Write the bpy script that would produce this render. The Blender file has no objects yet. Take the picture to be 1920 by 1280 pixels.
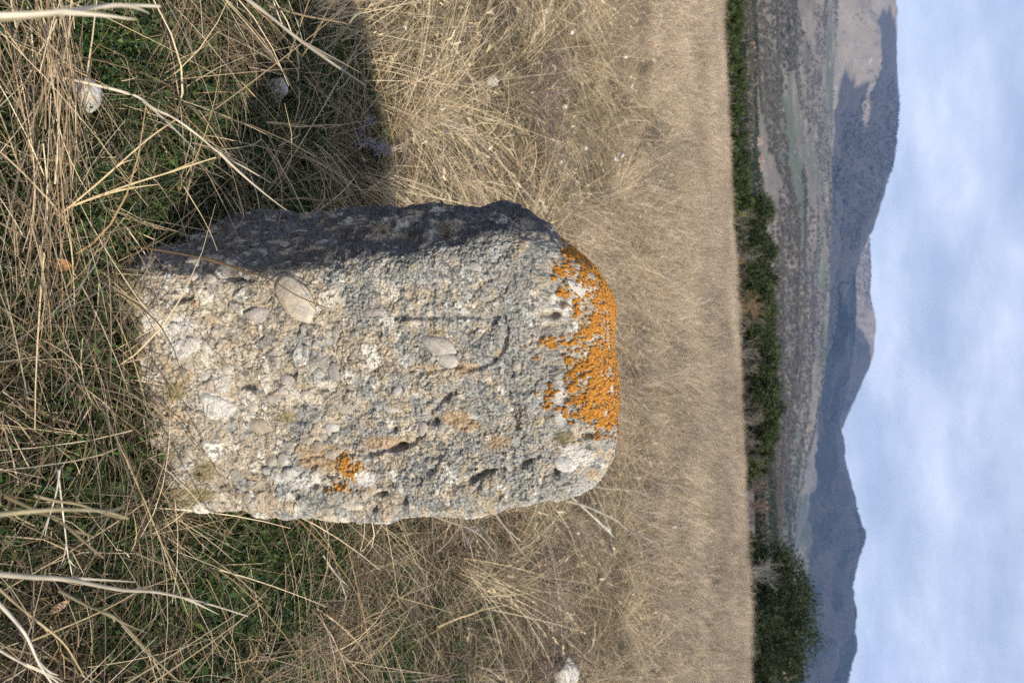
import bpy, math, random
import numpy as np

# ------------------------------------------------------------------ camera, sky, sun, exposure
scene = bpy.context.scene
col = scene.collection
random.seed(7)
RNG = np.random.default_rng(7)

FPX = 1494.0                                   # focal length in photograph pixels (1920 wide, picture lies on its side)
CAM_Z = 1.0
ROLL = math.atan(55 / 1280)
PITCH = math.atan(450 * math.cos(ROLL) / FPX)
cF = np.array([0, math.cos(PITCH), -math.sin(PITCH)])
_U0 = np.array([0, math.sin(PITCH), math.cos(PITCH)])
cR = math.cos(ROLL) * np.array([1., 0, 0]) - math.sin(ROLL) * _U0
cU = math.sin(ROLL) * np.array([1., 0, 0]) + math.cos(ROLL) * _U0

from mathutils import Matrix, Vector
cam = bpy.data.cameras.new('camera')
cam_ob = bpy.data.objects.new('camera', cam)
col.objects.link(cam_ob)
cam.sensor_fit = 'HORIZONTAL'
cam.sensor_width = 36.0
cam.lens = 36.0 * FPX / 1920
cam.clip_start = 0.02
cam.clip_end = 40000
M = Matrix.Identity(4)
for i in range(3):
    M[i][0] = cU[i]; M[i][1] = -cR[i]; M[i][2] = -cF[i]
M[2][3] = CAM_Z
cam_ob.matrix_world = M
cam.dof.use_dof = True
cam.dof.focus_distance = 1.28
cam.dof.aperture_fstop = 7.5
scene.camera = cam_ob

SUN_EL = math.radians(36)
SUN_H = np.array([0.80, -0.60])                # horizontal direction towards the sun
world = bpy.data.worlds.new('World'); scene.world = world
world.use_nodes = True
wn, wl = world.node_tree.nodes, world.node_tree.links
wn.clear()
w_out = wn.new('ShaderNodeOutputWorld'); w_bg = wn.new('ShaderNodeBackground')
sky = wn.new('ShaderNodeTexSky'); sky.sky_type = 'NISHITA'; sky.sun_disc = False
sky.sun_elevation = SUN_EL
sky.sun_rotation = math.atan2(SUN_H[0], SUN_H[1])
sky.altitude = 400; sky.air_density = 1.0; sky.dust_density = 1.2; sky.ozone_density = 1.2
w_bg.inputs[1].default_value = 0.092
# thin broken cloud, laid out on a flat layer overhead
tc = wn.new('ShaderNodeTexCoord')
sep = wn.new('ShaderNodeSeparateXYZ'); wl.new(tc.outputs['Generated'], sep.inputs[0])
zz = wn.new('ShaderNodeMath'); zz.operation = 'MAXIMUM'; zz.inputs[1].default_value = 0.0
wl.new(sep.outputs[2], zz.inputs[0])
za = wn.new('ShaderNodeMath'); za.operation = 'ADD'; za.inputs[1].default_value = 0.26
wl.new(zz.outputs[0], za.inputs[0])
dx = wn.new('ShaderNodeMath'); dx.operation = 'DIVIDE'; wl.new(sep.outputs[0], dx.inputs[0]); wl.new(za.outputs[0], dx.inputs[1])
dy = wn.new('ShaderNodeMath'); dy.operation = 'DIVIDE'; wl.new(sep.outputs[1], dy.inputs[0]); wl.new(za.outputs[0], dy.inputs[1])
cmb = wn.new('ShaderNodeCombineXYZ'); wl.new(dx.outputs[0], cmb.inputs[0]); wl.new(dy.outputs[0], cmb.inputs[1])
nz1 = wn.new('ShaderNodeTexNoise'); nz1.inputs['Scale'].default_value = 2.6; nz1.inputs['Detail'].default_value = 6
nz1.inputs['Roughness'].default_value = 0.58; nz1.inputs['Distortion'].default_value = 0.1
wl.new(cmb.outputs[0], nz1.inputs['Vector'])
rmp = wn.new('ShaderNodeValToRGB'); wl.new(nz1.outputs[0], rmp.inputs[0])
rmp.color_ramp.elements[0].position = 0.38; rmp.color_ramp.elements[0].color = (0.50, 0.50, 0.50, 1)
rmp.color_ramp.elements[1].position = 0.64; rmp.color_ramp.elements[1].color = (0.95, 0.95, 0.95, 1)
nz2 = wn.new('ShaderNodeTexNoise'); nz2.inputs['Scale'].default_value = 2.2; nz2.inputs['Detail'].default_value = 4
wl.new(cmb.outputs[0], nz2.inputs['Vector'])
rm2 = wn.new('ShaderNodeValToRGB'); wl.new(nz2.outputs[0], rm2.inputs[0])
rm2.color_ramp.elements[0].position = 0.40; rm2.color_ramp.elements[0].color = (7.7, 8.4, 10.4, 1)
rm2.color_ramp.elements[1].position = 0.62; rm2.color_ramp.elements[1].color = (5.5, 6.3, 8.5, 1)
mixc = wn.new('ShaderNodeMix'); mixc.data_type = 'RGBA'
wl.new(rmp.outputs[0], mixc.inputs[0]); wl.new(sky.outputs[0], mixc.inputs[6]); wl.new(rm2.outputs[0], mixc.inputs[7])
wl.new(mixc.outputs[2], w_bg.inputs[0]); wl.new(w_bg.outputs[0], w_out.inputs[0])

sun = bpy.data.lights.new('sun', 'SUN'); sun.energy = 5.0; sun.angle = math.radians(0.55); sun.color = (1.0, 0.92, 0.79)
sun_ob = bpy.data.objects.new('sun', sun); col.objects.link(sun_ob)
SUN_DIR = np.array([SUN_H[0] * math.cos(SUN_EL), SUN_H[1] * math.cos(SUN_EL), math.sin(SUN_EL)])
sun_ob.rotation_euler = Vector(SUN_DIR).to_track_quat('Z', 'Y').to_euler()
sun_ob.location = (0, 0, 30)

vs = scene.view_settings
vs.view_transform = 'Standard'; vs.look = 'None'; vs.exposure = 0.32; vs.gamma = 1.0; vs.use_curve_mapping = False
scene.cycles.use_denoising = False
scene.cycles.use_adaptive_sampling = True; scene.cycles.adaptive_threshold = 0.028; scene.cycles.adaptive_min_samples = 24
scene.cycles.max_bounces = 4; scene.cycles.diffuse_bounces = 2; scene.cycles.glossy_bounces = 1
scene.cycles.transmission_bounces = 2; scene.cycles.volume_bounces = 1
world.cycles.sampling_method = 'NONE'
scene.cycles.debug_use_compact_bvh = False
scene.cycles.sample_clamp_indirect = 4

# ------------------------------------------------------------------ helpers
def ray(x, y):
    return cF * FPX + cR * (y - 640.0) + cU * (x - 960.0)
def at_z(x, y, z):
    d = ray(x, y); p = d * ((z - CAM_Z) / d[2]); p[2] += CAM_Z; return p
def at_y(x, y, Y):
    d = ray(x, y); p = d * (Y / d[1]); p[2] += CAM_Z; return p
def project(P):
    Q = P - np.array([0, 0, CAM_Z])
    w = Q @ cF
    return 960 + FPX * (Q @ cU) / w, 640 + FPX * (Q @ cR) / w
def hor_x(y):
    return 960 + (FPX * math.tan(PITCH) + (y - 640.0) * math.sin(ROLL)) / math.cos(ROLL)
def azim(y):
    d = ray(hor_x(y), y); return math.atan2(d[0], d[1])
def tan_el(x, y):
    d = ray(x, y); return d[2] / math.hypot(d[0], d[1])
def sstep(a, b, x):
    t = np.clip((x - a) / (b - a), 0, 1); return t * t * (3 - 2 * t)

def _hash(ix, iy, iz, seed):
    h = (ix.astype(np.int64) * 374761393 + iy.astype(np.int64) * 668265263 + iz.astype(np.int64) * 2147483647 + seed * 974711) & 0xffffffff
    h = ((h ^ (h >> 13)) * 1274126177) & 0xffffffff
    h = ((h ^ (h >> 16)) * 2246822519) & 0xffffffff
    h = h ^ (h >> 15)
    return (h & 0xffffff) / float(0xffffff)
def vnoise(P, scale, seed=0):                   # value noise, 0..1; scale = size of one cell
    Q = P / scale; I = np.floor(Q).astype(np.int64); f = Q - I; f = f * f * f * (f * (f * 6 - 15) + 10)
    r = 0
    for a in (0, 1):
        for b in (0, 1):
            for c in (0, 1):
                w = (f[:, 0] if a else 1 - f[:, 0]) * (f[:, 1] if b else 1 - f[:, 1]) * (f[:, 2] if c else 1 - f[:, 2])
                r = r + w * _hash(I[:, 0] + a, I[:, 1] + b, I[:, 2] + c, seed)
    return r
def fbm(P, scale, seed=0, octv=4, rough=0.5):
    s = 0; amp = 1; tot = 0
    for o in range(octv):
        s = s + amp * vnoise(P + 13.7 * o, scale / 2 ** o, seed + o * 17); tot += amp; amp *= rough
    return s / tot
def worley(P, scale, seed=0):
    Q = P / scale; I = np.floor(Q).astype(np.int64)
    d1 = np.full(len(P), 9.0); d2 = np.full(len(P), 9.0); idv = np.zeros(len(P))
    for a in (-1, 0, 1):
        for b in (-1, 0, 1):
            for c in (-1, 0, 1):
                ix, iy, iz = I[:, 0] + a, I[:, 1] + b, I[:, 2] + c
                cx = ix + _hash(ix, iy, iz, seed + 1); cy = iy + _hash(ix, iy, iz, seed + 2); cz = iz + _hash(ix, iy, iz, seed + 3)
                d = np.sqrt((Q[:, 0] - cx) ** 2 + (Q[:, 1] - cy) ** 2 + (Q[:, 2] - cz) ** 2)
                v = _hash(ix, iy, iz, seed + 4)
                n = d < d1
                d2 = np.where(n, d1, np.minimum(d2, d)); idv = np.where(n, v, idv); d1 = np.where(n, d, d1)
    return d1, d2, idv

def mesh_np(name, V, Fq, mat=None, colr=None, smooth=True):
    """V (n,3); Fq (m,3) or (m,4); colr (n,3) point colour attribute 'col'"""
    me = bpy.data.meshes.new(name)
    V = np.ascontiguousarray(V, dtype=np.float32); Fq = np.ascontiguousarray(Fq, dtype=np.int32)
    k = Fq.shape[1]
    me.vertices.add(len(V)); me.vertices.foreach_set('co', V.ravel())
    me.loops.add(Fq.size); me.loops.foreach_set('vertex_index', Fq.ravel())
    me.polygons.add(len(Fq)); me.polygons.foreach_set('loop_start', np.arange(0, Fq.size, k, dtype=np.int32))
    try: me.polygons.foreach_set('loop_total', np.full(len(Fq), k, dtype=np.int32))
    except Exception: pass
    me.update(calc_edges=True)
    if smooth: me.polygons.foreach_set('use_smooth', np.ones(len(Fq), dtype=bool))
    if colr is not None:
        a = me.attributes.new('col', 'FLOAT_COLOR', 'POINT')
        c4 = np.ones((len(V), 4), dtype=np.float32); c4[:, :3] = colr
        a.data.foreach_set('color', c4.ravel())
    if mat: me.materials.append(mat)
    return me
def obj(name, me, parent=None, link=True):
    o = bpy.data.objects.new(name, me)
    if link: col.objects.link(o)
    if parent: o.parent = parent
    return o
def empty(name, loc=(0, 0, 0)):
    o = bpy.data.objects.new(name, None); col.objects.link(o); o.location = loc; o.empty_display_size = 0.1; return o
def tag(o, label, cat, group=None, kind=None):
    o['label'] = label; o['category'] = cat
    if group: o['group'] = group
    if kind: o['kind'] = kind
    return o

# ------------------------------------------------------------------ materials
def new_mat(name):
    m = bpy.data.materials.new(name); m.use_nodes = True
    n, l = m.node_tree.nodes, m.node_tree.links
    return m, n, l, n['Principled BSDF']
def noise(n, l, scale, detail=4, rough=0.55, vec=None, dim=None):
    t = n.new('ShaderNodeTexNoise'); t.inputs['Scale'].default_value = scale
    t.inputs['Detail'].default_value = detail; t.inputs['Roughness'].default_value = rough
    if vec: l.new(vec, t.inputs['Vector'])
    return t.outputs[0]
def ramp(n, l, src, stops):
    r = n.new('ShaderNodeValToRGB'); l.new(src, r.inputs[0])
    e = r.color_ramp.elements
    while len(e) < len(stops): e.new(0.5)
    for i, (p, c) in enumerate(stops):
        e[i].position = p
        e[i].color = (c, c, c, 1) if isinstance(c, (int, float)) else (*c, 1)
    return r.outputs[0]
def mix(n, l, fac, a, b, mode='MIX'):
    m = n.new('ShaderNodeMix'); m.data_type = 'RGBA'; m.blend_type = mode
    for s, v in ((0, fac), (6, a), (7, b)):
        if isinstance(v, (int, float)): m.inputs[s].default_value = v
        elif isinstance(v, tuple): m.inputs[s].default_value = (*v, 1)
        else: l.new(v, m.inputs[s])
    return m.outputs[2]
def geo_pos(n):
    return n.new('ShaderNodeNewGeometry').outputs['Position']
def bump(n, l, h, strength, dist, bs):
    b = n.new('ShaderNodeBump'); b.inputs['Strength'].default_value = strength; b.inputs['Distance'].default_value = dist
    l.new(h, b.inputs['Height']); l.new(b.outputs[0], bs.inputs['Normal'])

def mat_blade(name, rough=0.75, transl=0.25, vary=0.35):
    m, n, l, bs = new_mat(name)
    at = n.new('ShaderNodeAttribute'); at.attribute_name = 'col'
    oi = n.new('ShaderNodeObjectInfo')
    br = n.new('ShaderNodeMapRange'); br.inputs[3].default_value = 1 - vary; br.inputs[4].default_value = 1 + vary
    l.new(oi.outputs['Random'], br.inputs[0])
    sc = n.new('ShaderNodeVectorMath'); sc.operation = 'SCALE'
    l.new(at.outputs['Color'], sc.inputs[0]); l.new(br.outputs[0], sc.inputs['Scale'])
    l.new(sc.outputs[0], bs.inputs['Base Color']); bs.inputs['Roughness'].default_value = rough
    bs.inputs['Specular IOR Level'].default_value = 0.25
    tr = n.new('ShaderNodeBsdfTranslucent'); l.new(sc.outputs[0], tr.inputs[0])
    mx = n.new('ShaderNodeMixShader'); mx.inputs[0].default_value = transl
    l.new(bs.outputs[0], mx.inputs[1]); l.new(tr.outputs[0], mx.inputs[2])
    l.new(mx.outputs[0], n['Material Output'].inputs[0])
    return m
M_BLADE = mat_blade('dry_blade')
M_GREEN = mat_blade('green_blade', 0.6, 0.3, 0.3)
M_LEAF = mat_blade('tree_leaf', 0.6, 0.2, 0.12)
M_TWIG = mat_blade('twig', 0.85, 0.0, 0.1)

# ------------------------------------------------------------------ terrain heights
_py = np.arange(-2600, 3800, 20.0)
_az = np.array([azim(y) for y in _py])
def py_of_az(az): return np.interp(az, _az, _py)
FT = [(-2600, 1480), (-900, 1560), (-100, 1580), (0, 1575), (200, 1563), (400, 1562), (600, 1555), (700, 1548), (800, 1532), (870, 1512),
      (950, 1495), (1050, 1486), (1280, 1476), (1600, 1480), (2400, 1560), (3800, 1650)]
_ft = np.array([tan_el(np.interp(y, [a for a, b in FT], [b for a, b in FT]), y) for y in _py])
_lo = np.array([tan_el(hor_x(y) + 36, y) for y in _py])
def H(X, Y):
    X = np.asarray(X, float); Y = np.asarray(Y, float)
    r = np.hypot(X, Y); az = np.arctan2(X, Y)
    az = np.clip(az, -1.0, 1.0)
    py = py_of_az(az)
    tf = np.interp(py, _py, _ft); tl = np.interp(py, _py, _lo)
    R = [0, 42, 75, 200, 350, 900, 1700, 2600, 3000, 4200, 14000]
    Z = [0 * r, 0 * r, -1.6 + 0 * r, -1.2 + 0 * r, 2.0 + 0 * r, 1 + 900 * tl, 1 + 1700 * (tl * 0.45 + tf * 0.55), 1 + 2600 * tf, 1 + 2600 * tf - 20, 1 + 1800 * tf, 100 + 0 * r]
    out = np.zeros_like(r)
    for k in range(len(R) - 1):
        t = np.clip((r - R[k]) / (R[k + 1] - R[k]), 0, 1)
        if k in (1, 2): t = t * t * (3 - 2 * t)
        s = (r >= R[k]) & (r < R[k + 1])
        out = np.where(s, Z[k] * (1 - t) + Z[k + 1] * t, out)
    P = np.stack([X, Y, 0 * X], -1).reshape(-1, 3)
    near = (fbm(P, 0.5, 3, 3) - 0.5).reshape(r.shape) * 0.05 + (fbm(P, 3.0, 5, 2) - 0.5).reshape(r.shape) * 0.08 * sstep(2, 8, r)
    far = (fbm(P, 260., 9, 4) - 0.5).reshape(r.shape) * 40 * sstep(500, 1500, r) * (1 - 0.75 * sstep(2200, 2600, r))
    return out + near + far

def polar_sheet(name, radii, azs, mat, closed=True):
    A, Rr = np.meshgrid(azs, radii, indexing='ij')
    X = Rr * np.sin(A); Y = Rr * np.cos(A); Z = H(X, Y)
    V = np.stack([X, Y, Z], -1).reshape(-1, 3); na, nr = A.shape
    i = np.arange(na if closed else na - 1)[:, None]; j = np.arange(nr - 1)[None, :]
    i2 = (i + 1) % na
    Fq = np.stack([i * nr + j, i2 * nr + j, i2 * nr + j + 1, i * nr + j + 1], -1).reshape(-1, 4)[:, ::-1]
    return obj(name, mesh_np(name, V, Fq, mat))

# meadow soil
m, n, l, bs = new_mat('meadow_soil')
p = geo_pos(n)
c1 = ramp(n, l, noise(n, l, 9, 6, 0.65, p), [(0.36, (0.022, 0.016, 0.011)), (0.52, (0.05, 0.036, 0.022)), (0.68, (0.09, 0.068, 0.042))])
c2 = ramp(n, l, noise(n, l, 40, 4, 0.6, p), [(0.3, (0.022, 0.028, 0.007)), (0.7, (0.07, 0.07, 0.02))])
cm = mix(n, l, ramp(n, l, noise(n, l, 2.2, 3, 0.5, p), [(0.42, 0.0), (0.6, 0.8)]), c1, c2)
l.new(cm, bs.inputs['Base Color']); bs.inputs['Roughness'].default_value = 0.95
bump(n, l, noise(n, l, 120, 5, 0.7, p), 0.8, 0.01, bs)
M_SOIL = m
# valley and foothill ground
m, n, l, bs = new_mat('foothill_ground')
p = geo_pos(n)
mp = n.new('ShaderNodeMapping'); mp.inputs['Scale'].default_value = (1, 0.45, 1); l.new(p, mp.inputs[0]); q = mp.outputs[0]
wood = ramp(n, l, noise(n, l, 0.016, 8, 0.7, q), [(0.35, (0.06, 0.052, 0.038)), (0.5, (0.105, 0.088, 0.064)), (0.62, (0.165, 0.138, 0.10))])
grn = ramp(n, l, noise(n, l, 0.02, 6, 0.6, q), [(0.3, (0.028, 0.042, 0.018)), (0.7, (0.062, 0.078, 0.036))])
tan_ = ramp(n, l, noise(n, l, 0.03, 6, 0.6, q), [(0.3, (0.24, 0.19, 0.12)), (0.7, (0.36, 0.29, 0.20))])
c = mix(n, l, ramp(n, l, noise(n, l, 0.0042, 5, 0.6, q), [(0.53, 0.0), (0.60, 0.85)]), wood, grn)
c = mix(n, l, ramp(n, l, noise(n, l, 0.0065, 6, 0.62, p), [(0.62, 0.0), (0.68, 0.8)]), c, tan_)
rock = ramp(n, l, noise(n, l, 0.07, 5, 0.7, q), [(0.62, 0.0), (0.70, 0.7)])
c = mix(n, l, rock, c, (0.40, 0.37, 0.33))
l.new(c, bs.inputs['Base Color']); bs.inputs['Roughness'].default_value = 0.95
M_FOOT = m

o = polar_sheet('meadow_ground', np.concatenate([np.linspace(0.02, 3.2, 70), np.geomspace(3.3, 74, 70)]), np.linspace(-math.pi, math.pi, 361)[:-1], M_SOIL)
tag(o, 'dark soil of the flat dry meadow beneath the grass', 'ground', kind='structure')
o = polar_sheet('foothill_ground', np.geomspace(73, 7000, 240), np.linspace(-.75, .75, 560), M_FOOT, closed=False)
o.location.z = -0.02
tag(o, 'grey brown scrubby foothills rising behind the meadow', 'foothills', kind='structure')

# ------------------------------------------------------------------ hills
def mat_hill(name, base, forest, pale, fthr):
    m, n, l, bs = new_mat(name)
    p = geo_pos(n)
    mp = n.new('ShaderNodeMapping'); mp.inputs['Scale'].default_value = (1, 0.6, 0.8); l.new(p, mp.inputs[0]); q = mp.outputs[0]
    b = ramp(n, l, noise(n, l, 0.006, 8, 0.65, q), [(0.3, tuple(0.7 * v for v in base)), (0.7, tuple(1.2 * v for v in base))])
    f = ramp(n, l, noise(n, l, 0.0032, 8, 0.62, q), [(fthr, 0.0), (fthr + 0.05, 0.9)])
    c = mix(n, l, f, b, forest)
    sp = ramp(n, l, noise(n, l, 0.045, 4, 0.7, q), [(0.58, 0.0), (0.66, 0.75)])
    c = mix(n, l, sp, c, forest)
    pr = ramp(n, l, noise(n, l, 0.02, 6, 0.7, p), [(0.60, 0.0), (0.68, 0.7)])
    c = mix(n, l, pr, c, pale)
    l.new(c, bs.inputs['Base Color']); bs.inputs['Roughness'].default_value = 0.95
    return m
HILLS = []
def hill(skyline, r0, r1, r2, mat, label, seed, gully=0.24, bow=1.7):
    ys = np.linspace(skyline[0][0], skyline[-1][0], 520)
    xs = np.interp(ys, [a for a, b in skyline], [b for a, b in skyline])
    k = np.hanning(15); k /= k.sum(); xp = np.pad(xs, 7, mode='edge'); xs = np.convolve(xp, k, 'valid')
    az = np.array([azim(y) for y in ys]); te = np.array([tan_el(x, y) for x, y in zip(xs, ys)])
    rr = np.concatenate([np.linspace(r0, r1, 110), np.linspace(r1, r2, 30)[1:]])
    A, Rr = np.meshgrid(az, rr, indexing='ij'); T = te[:, None]
    X = Rr * np.sin(A); Y = Rr * np.cos(A)
    t = np.clip((Rr - r0) / (r1 - r0), 0, 1); tb = np.clip((Rr - r1) / (r2 - r1), 0, 1)
    z0 = H(r0 * np.sin(az), r0 * np.cos(az))[:, None] - 25
    zr = 1 + r1 * T
    P = np.stack([X, Y, 0 * X], -1).reshape(-1, 3)
    g = 1 - np.abs(2 * fbm(P, 520., seed, 5, 0.55) - 1).reshape(X.shape) * 2.2
    g2 = (fbm(P, 90., seed + 5, 3) - 0.5).reshape(X.shape)
    prof = 1 - (1 - t) ** bow
    Z = z0 + (zr - z0) * prof
    Z = Z - (g + 0.2) * gully * (zr - z0) * np.sin(math.pi * t) ** 1.2
    Z = Z + g2 * 16 * np.sin(math.pi * np.clip(t * 1.0, 0, 1)) + (fbm(P, 28., seed + 9, 2) - .5).reshape(X.shape) * 7
    Z = np.where(Rr > r1, zr * (1 - tb ** 1.6) + Z * 0, Z)
    V = np.stack([X, Y, Z], -1).reshape(-1, 3); na, nr = A.shape
    i = np.arange(na - 1)[:, None]; j = np.arange(nr - 1)[None, :]
    Fq = np.stack([i * nr + j, (i + 1) * nr + j, (i + 1) * nr + j + 1, i * nr + j + 1], -1).reshape(-1, 4)[:, ::-1]
    o = obj('hill', mesh_np('hill', V, Fq, mat)); tag(o, label, 'hill', kind='structure')
    HILLS.append((A, Rr, X, Y, Z)); return o
MH1 = mat_hill('hill_dry_grass', (0.165, 0.138, 0.108), (0.05, 0.055, 0.04), (0.36, 0.31, 0.25), 0.60)
MH2 = mat_hill('hill_forest', (0.085, 0.085, 0.06), (0.03, 0.042, 0.028), (0.22, 0.19, 0.15), 0.46)
MH3 = mat_hill('hill_mixed', (0.12, 0.105, 0.085), (0.03, 0.042, 0.03), (0.24, 0.205, 0.165), 0.49)
hill([(-700, 1560), (-300, 1610), (-100, 1655), (0, 1671), (45, 1678), (100, 1682), (150, 1680), (210, 1685), (260, 1684), (320, 1676), (360, 1665), (400, 1649),
      (440, 1630), (480, 1612), (540, 1590), (600, 1570), (680, 1555), (740, 1538)], 2700, 4200, 5200, MH1,
     'broad bare rounded hill, tallest one, left of the saddle', 21)
hill([(380, 1560), (450, 1582), (520, 1604), (560, 1603), (600, 1601), (650, 1598), (700, 1592), (760, 1580), (820, 1560), (880, 1525)], 3000, 4700, 5300, MH2,
     'dark wooded shoulder in front of the golden hill', 33)
hill([(300, 1560), (380, 1600), (440, 1628), (480, 1630), (520, 1631), (560, 1629), (600, 1637), (630, 1640), (665, 1637), (700, 1627), (740, 1609), (780, 1590),
      (820, 1574), (860, 1555), (900, 1525)], 4300, 5800, 6800, MH1, 'golden topped round hill in the middle of the skyline', 41)
hill([(640, 1490), (700, 1520), (760, 1545), (800, 1566), (830, 1575), (860, 1579), (900, 1590), (950, 1606), (980, 1616), (1000, 1619), (1025, 1613), (1060, 1606), (1090, 1597),
      (1120, 1593), (1150, 1592), (1200, 1595), (1250, 1593), (1280, 1588), (1350, 1575), (1500, 1585), (1900, 1560)], 2700, 5000, 6200, MH3,
     'bluish pointed hill at the right, with wooded slopes', 55)

# ------------------------------------------------------------------ haze
def add_haze():
    s, t_ = 5000, 7150
    z0, z1 = -8, 900
    V = np.array([[-s, -900, z0], [s, -900, z0], [s, t_, z0], [-s, t_, z0], [-s, -900, z1], [s, -900, z1], [s, t_, z1], [-s, t_, z1]])
    Fq = np.array([[0, 3, 2, 1], [4, 5, 6, 7], [0, 1, 5, 4], [1, 2, 6, 5], [2, 3, 7, 6], [3, 0, 4, 7]])
    m = bpy.data.materials.new('haze_air'); m.use_nodes = True
    n, l = m.node_tree.nodes, m.node_tree.links; n.clear()
    out = n.new('ShaderNodeOutputMaterial'); pv = n.new('ShaderNodeVolumePrincipled')
    pv.inputs['Color'].default_value = (0.36, 0.56, 1.0, 1); pv.inputs['Density'].default_value = 5.6e-5
    pv.inputs['Anisotropy'].default_value = 0.0
    l.new(pv.outputs[0], out.inputs['Volume'])
    o = obj('haze', mesh_np('haze', V, Fq, m, smooth=False))
    tag(o, 'pale bluish air haze over the far hills', 'haze', kind='stuff')
add_haze()

# ------------------------------------------------------------------ clouds between the sun and the hills
m, n, l, bs = new_mat('cloud_white')
bs.inputs['Base Color'].default_value = (.9, .9, .9, 1); bs.inputs['Roughness'].default_value = 1
M_CLOUD = m
def cloud(py, r, z, rx, ry, seed, label, alt=2000):
    a = azim(py); T = np.array([r * math.sin(a), r * math.cos(a), z]); P = T + SUN_DIR * ((alt - z) / SUN_DIR[2])
    na, nb = 120, 26; th = np.linspace(0, 2 * math.pi, na, endpoint=False)[:, None]; ph = np.linspace(-math.pi / 2, math.pi / 2, nb)[None, :]
    D = np.stack([np.cos(ph) * np.cos(th), np.cos(ph) * np.sin(th), np.sin(ph) + 0 * th], -1).reshape(-1, 3)
    k = 0.62 + 0.85 * fbm(D + seed, .55, seed, 5, .6)
    V = D * k[:, None] * np.array([rx, ry, 130])
    i = np.arange(na)[:, None]; j = np.arange(nb - 1)[None, :]; i2 = (i + 1) % na
    Fq = np.stack([i * nb + j, i2 * nb + j, i2 * nb + j + 1, i * nb + j + 1], -1).reshape(-1, 4)
    o = obj('cloud', mesh_np('cloud', V, Fq, M_CLOUD)); o.location = P
    tag(o, label, 'cloud', kind='structure')
cloud(520, 3500, 380, 700, 800, 3, 'cloud above the picture that shades the tallest hill')
cloud(300, 3950, 640, 480, 420, 5, 'cloud above the picture that shades the top of the tallest hill')
cloud(1190, 3900, 230, 620, 900, 17, 'unseen cloud added above the picture to shade the foot of the pointed hill')  # cloud added out of view to darken the bright slope at the right
cloud(600, 4300, 300, 620, 760, 8, 'cloud above the picture that shades the wooded shoulder')
cloud(860, 4300, 260, 460, 900, 12, 'cloud above the picture that shades the pointed hill')
cloud(690, 5500, 480, 360, 420, 15, 'small cloud above the picture that shades the golden hill flank')

# ------------------------------------------------------------------ the boundary stone
def conv_weights(ns, dens):
    """weights of 4 corners round the perimeter, corners rounded by smoothing"""
    fine = 2400
    # perimeter order FL -> FR -> BR -> BL
    lens = np.array([0.385, 0.40, 0.55, 0.26]); cum = np.concatenate([[0], np.cumsum(lens)]); tot = cum[-1]
    s = (np.arange(fine) + 0.5) / fine * tot
    W = np.zeros((fine, 4))
    for k in range(4):
        sel = (s >= cum[k]) & (s < cum[k + 1]); t = (s[sel] - cum[k]) / lens[k]
        W[sel, k] += 1 - t; W[sel, (k + 1) % 4] += t
    kw = int(0.055 / tot * fine); ker = np.hanning(kw * 2 + 1); ker /= ker.sum()
    Wp = np.concatenate([W[-kw:], W, W[:kw]])
    Ws = np.stack([np.convolve(Wp[:, k], ker, 'valid') for k in range(4)], 1)
    # sampling density: front and left side dense
    d = np.where(s < cum[1], 1.0, np.where(s > cum[3], 0.9, 0.28)); d = np.convolve(np.concatenate([d[-60:], d, d[:60]]), np.ones(121) / 121, 'valid')
    c = np.cumsum(d); c /= c[-1]
    ss = np.interp((np.arange(ns) + 0.5) / ns, c, np.arange(fine))
    return np.stack([np.interp(ss, np.arange(fine), Ws[:, k], period=fine) for k in range(4)], 1)
ZT = np.array([-0.12, 0.0, 0.20, 0.36, 0.52, 0.66, 0.74])
C_FL = np.array([(-.148, 1.020), (-.142, 1.048), (-.128, 1.094), (-.130, 1.112), (-.146, 1.118), (-.160, 1.126), (-.166, 1.134)])
C_FR = np.array([(.272, 1.110), (.274, 1.135), (.284, 1.176), (.296, 1.188), (.282, 1.190), (.270, 1.194), (.256, 1.200)])
C_BR = np.array([(.25, 1.60), (.25, 1.60), (.25, 1.60), (.25, 1.60), (.235, 1.59), (.220, 1.58), (.205, 1.56)])
C_BL = np.array([(-.285, 1.36), (-.280, 1.36), (-.268, 1.35), (-.264, 1.35), (-.258, 1.35), (-.242, 1.34), (-.222, 1.33)])
NS, NZ, NT = 820, 600, 150
WTS = conv_weights(NS, None)
zs = np.linspace(-0.10, 0.705, NZ)
def corner(C, z): return np.stack([np.interp(z, ZT, C[:, 0]), np.interp(z, ZT, C[:, 1])], -1)
cs = [corner(C, zs) for C in (C_FL, C_FR, C_BR, C_BL)]
side = sum(WTS[None, :, k, None] * cs[k][:, None, :] for k in range(4))
G = np.concatenate([side, np.broadcast_to(zs[:, None, None], (NZ, NS, 1))], 2)
top_c = np.array([0.045, 1.30])
sv = 1 - np.linspace(0, 1, NT + 1)[1:] ** 1.25
ring = side[-1]
tops = []
for s_ in sv:
    q = top_c + (ring - top_c) * max(s_, 0.004)
    z = 0.705 + 0.090 * (1 - s_ ** 5.0) ** 0.62
    tops.append(np.concatenate([q, np.full((NS, 1), z)], 1))
G = np.concatenate([G, np.array(tops)], 0)
def grid_normals(G):
    du = np.roll(G, -1, 1) - np.roll(G, 1, 1)
    dv = np.gradient(G, axis=0)
    N = np.cross(du, dv); N /= np.linalg.norm(N, axis=2, keepdims=True) + 1e-12
    return N
Nn = grid_normals(G)
Nn[-6:] = (0, 0, 1)
P0 = G.reshape(-1, 3); N0 = Nn.reshape(-1, 3)
topdrop = sstep(0.16, 0.30, P0[:, 0]) * sstep(0.68, 0.80, P0[:, 2]) * 0.035 + sstep(-0.05, -0.22, P0[:, 0]) * sstep(0.58, 0.78, P0[:, 2]) * 0.075
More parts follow.
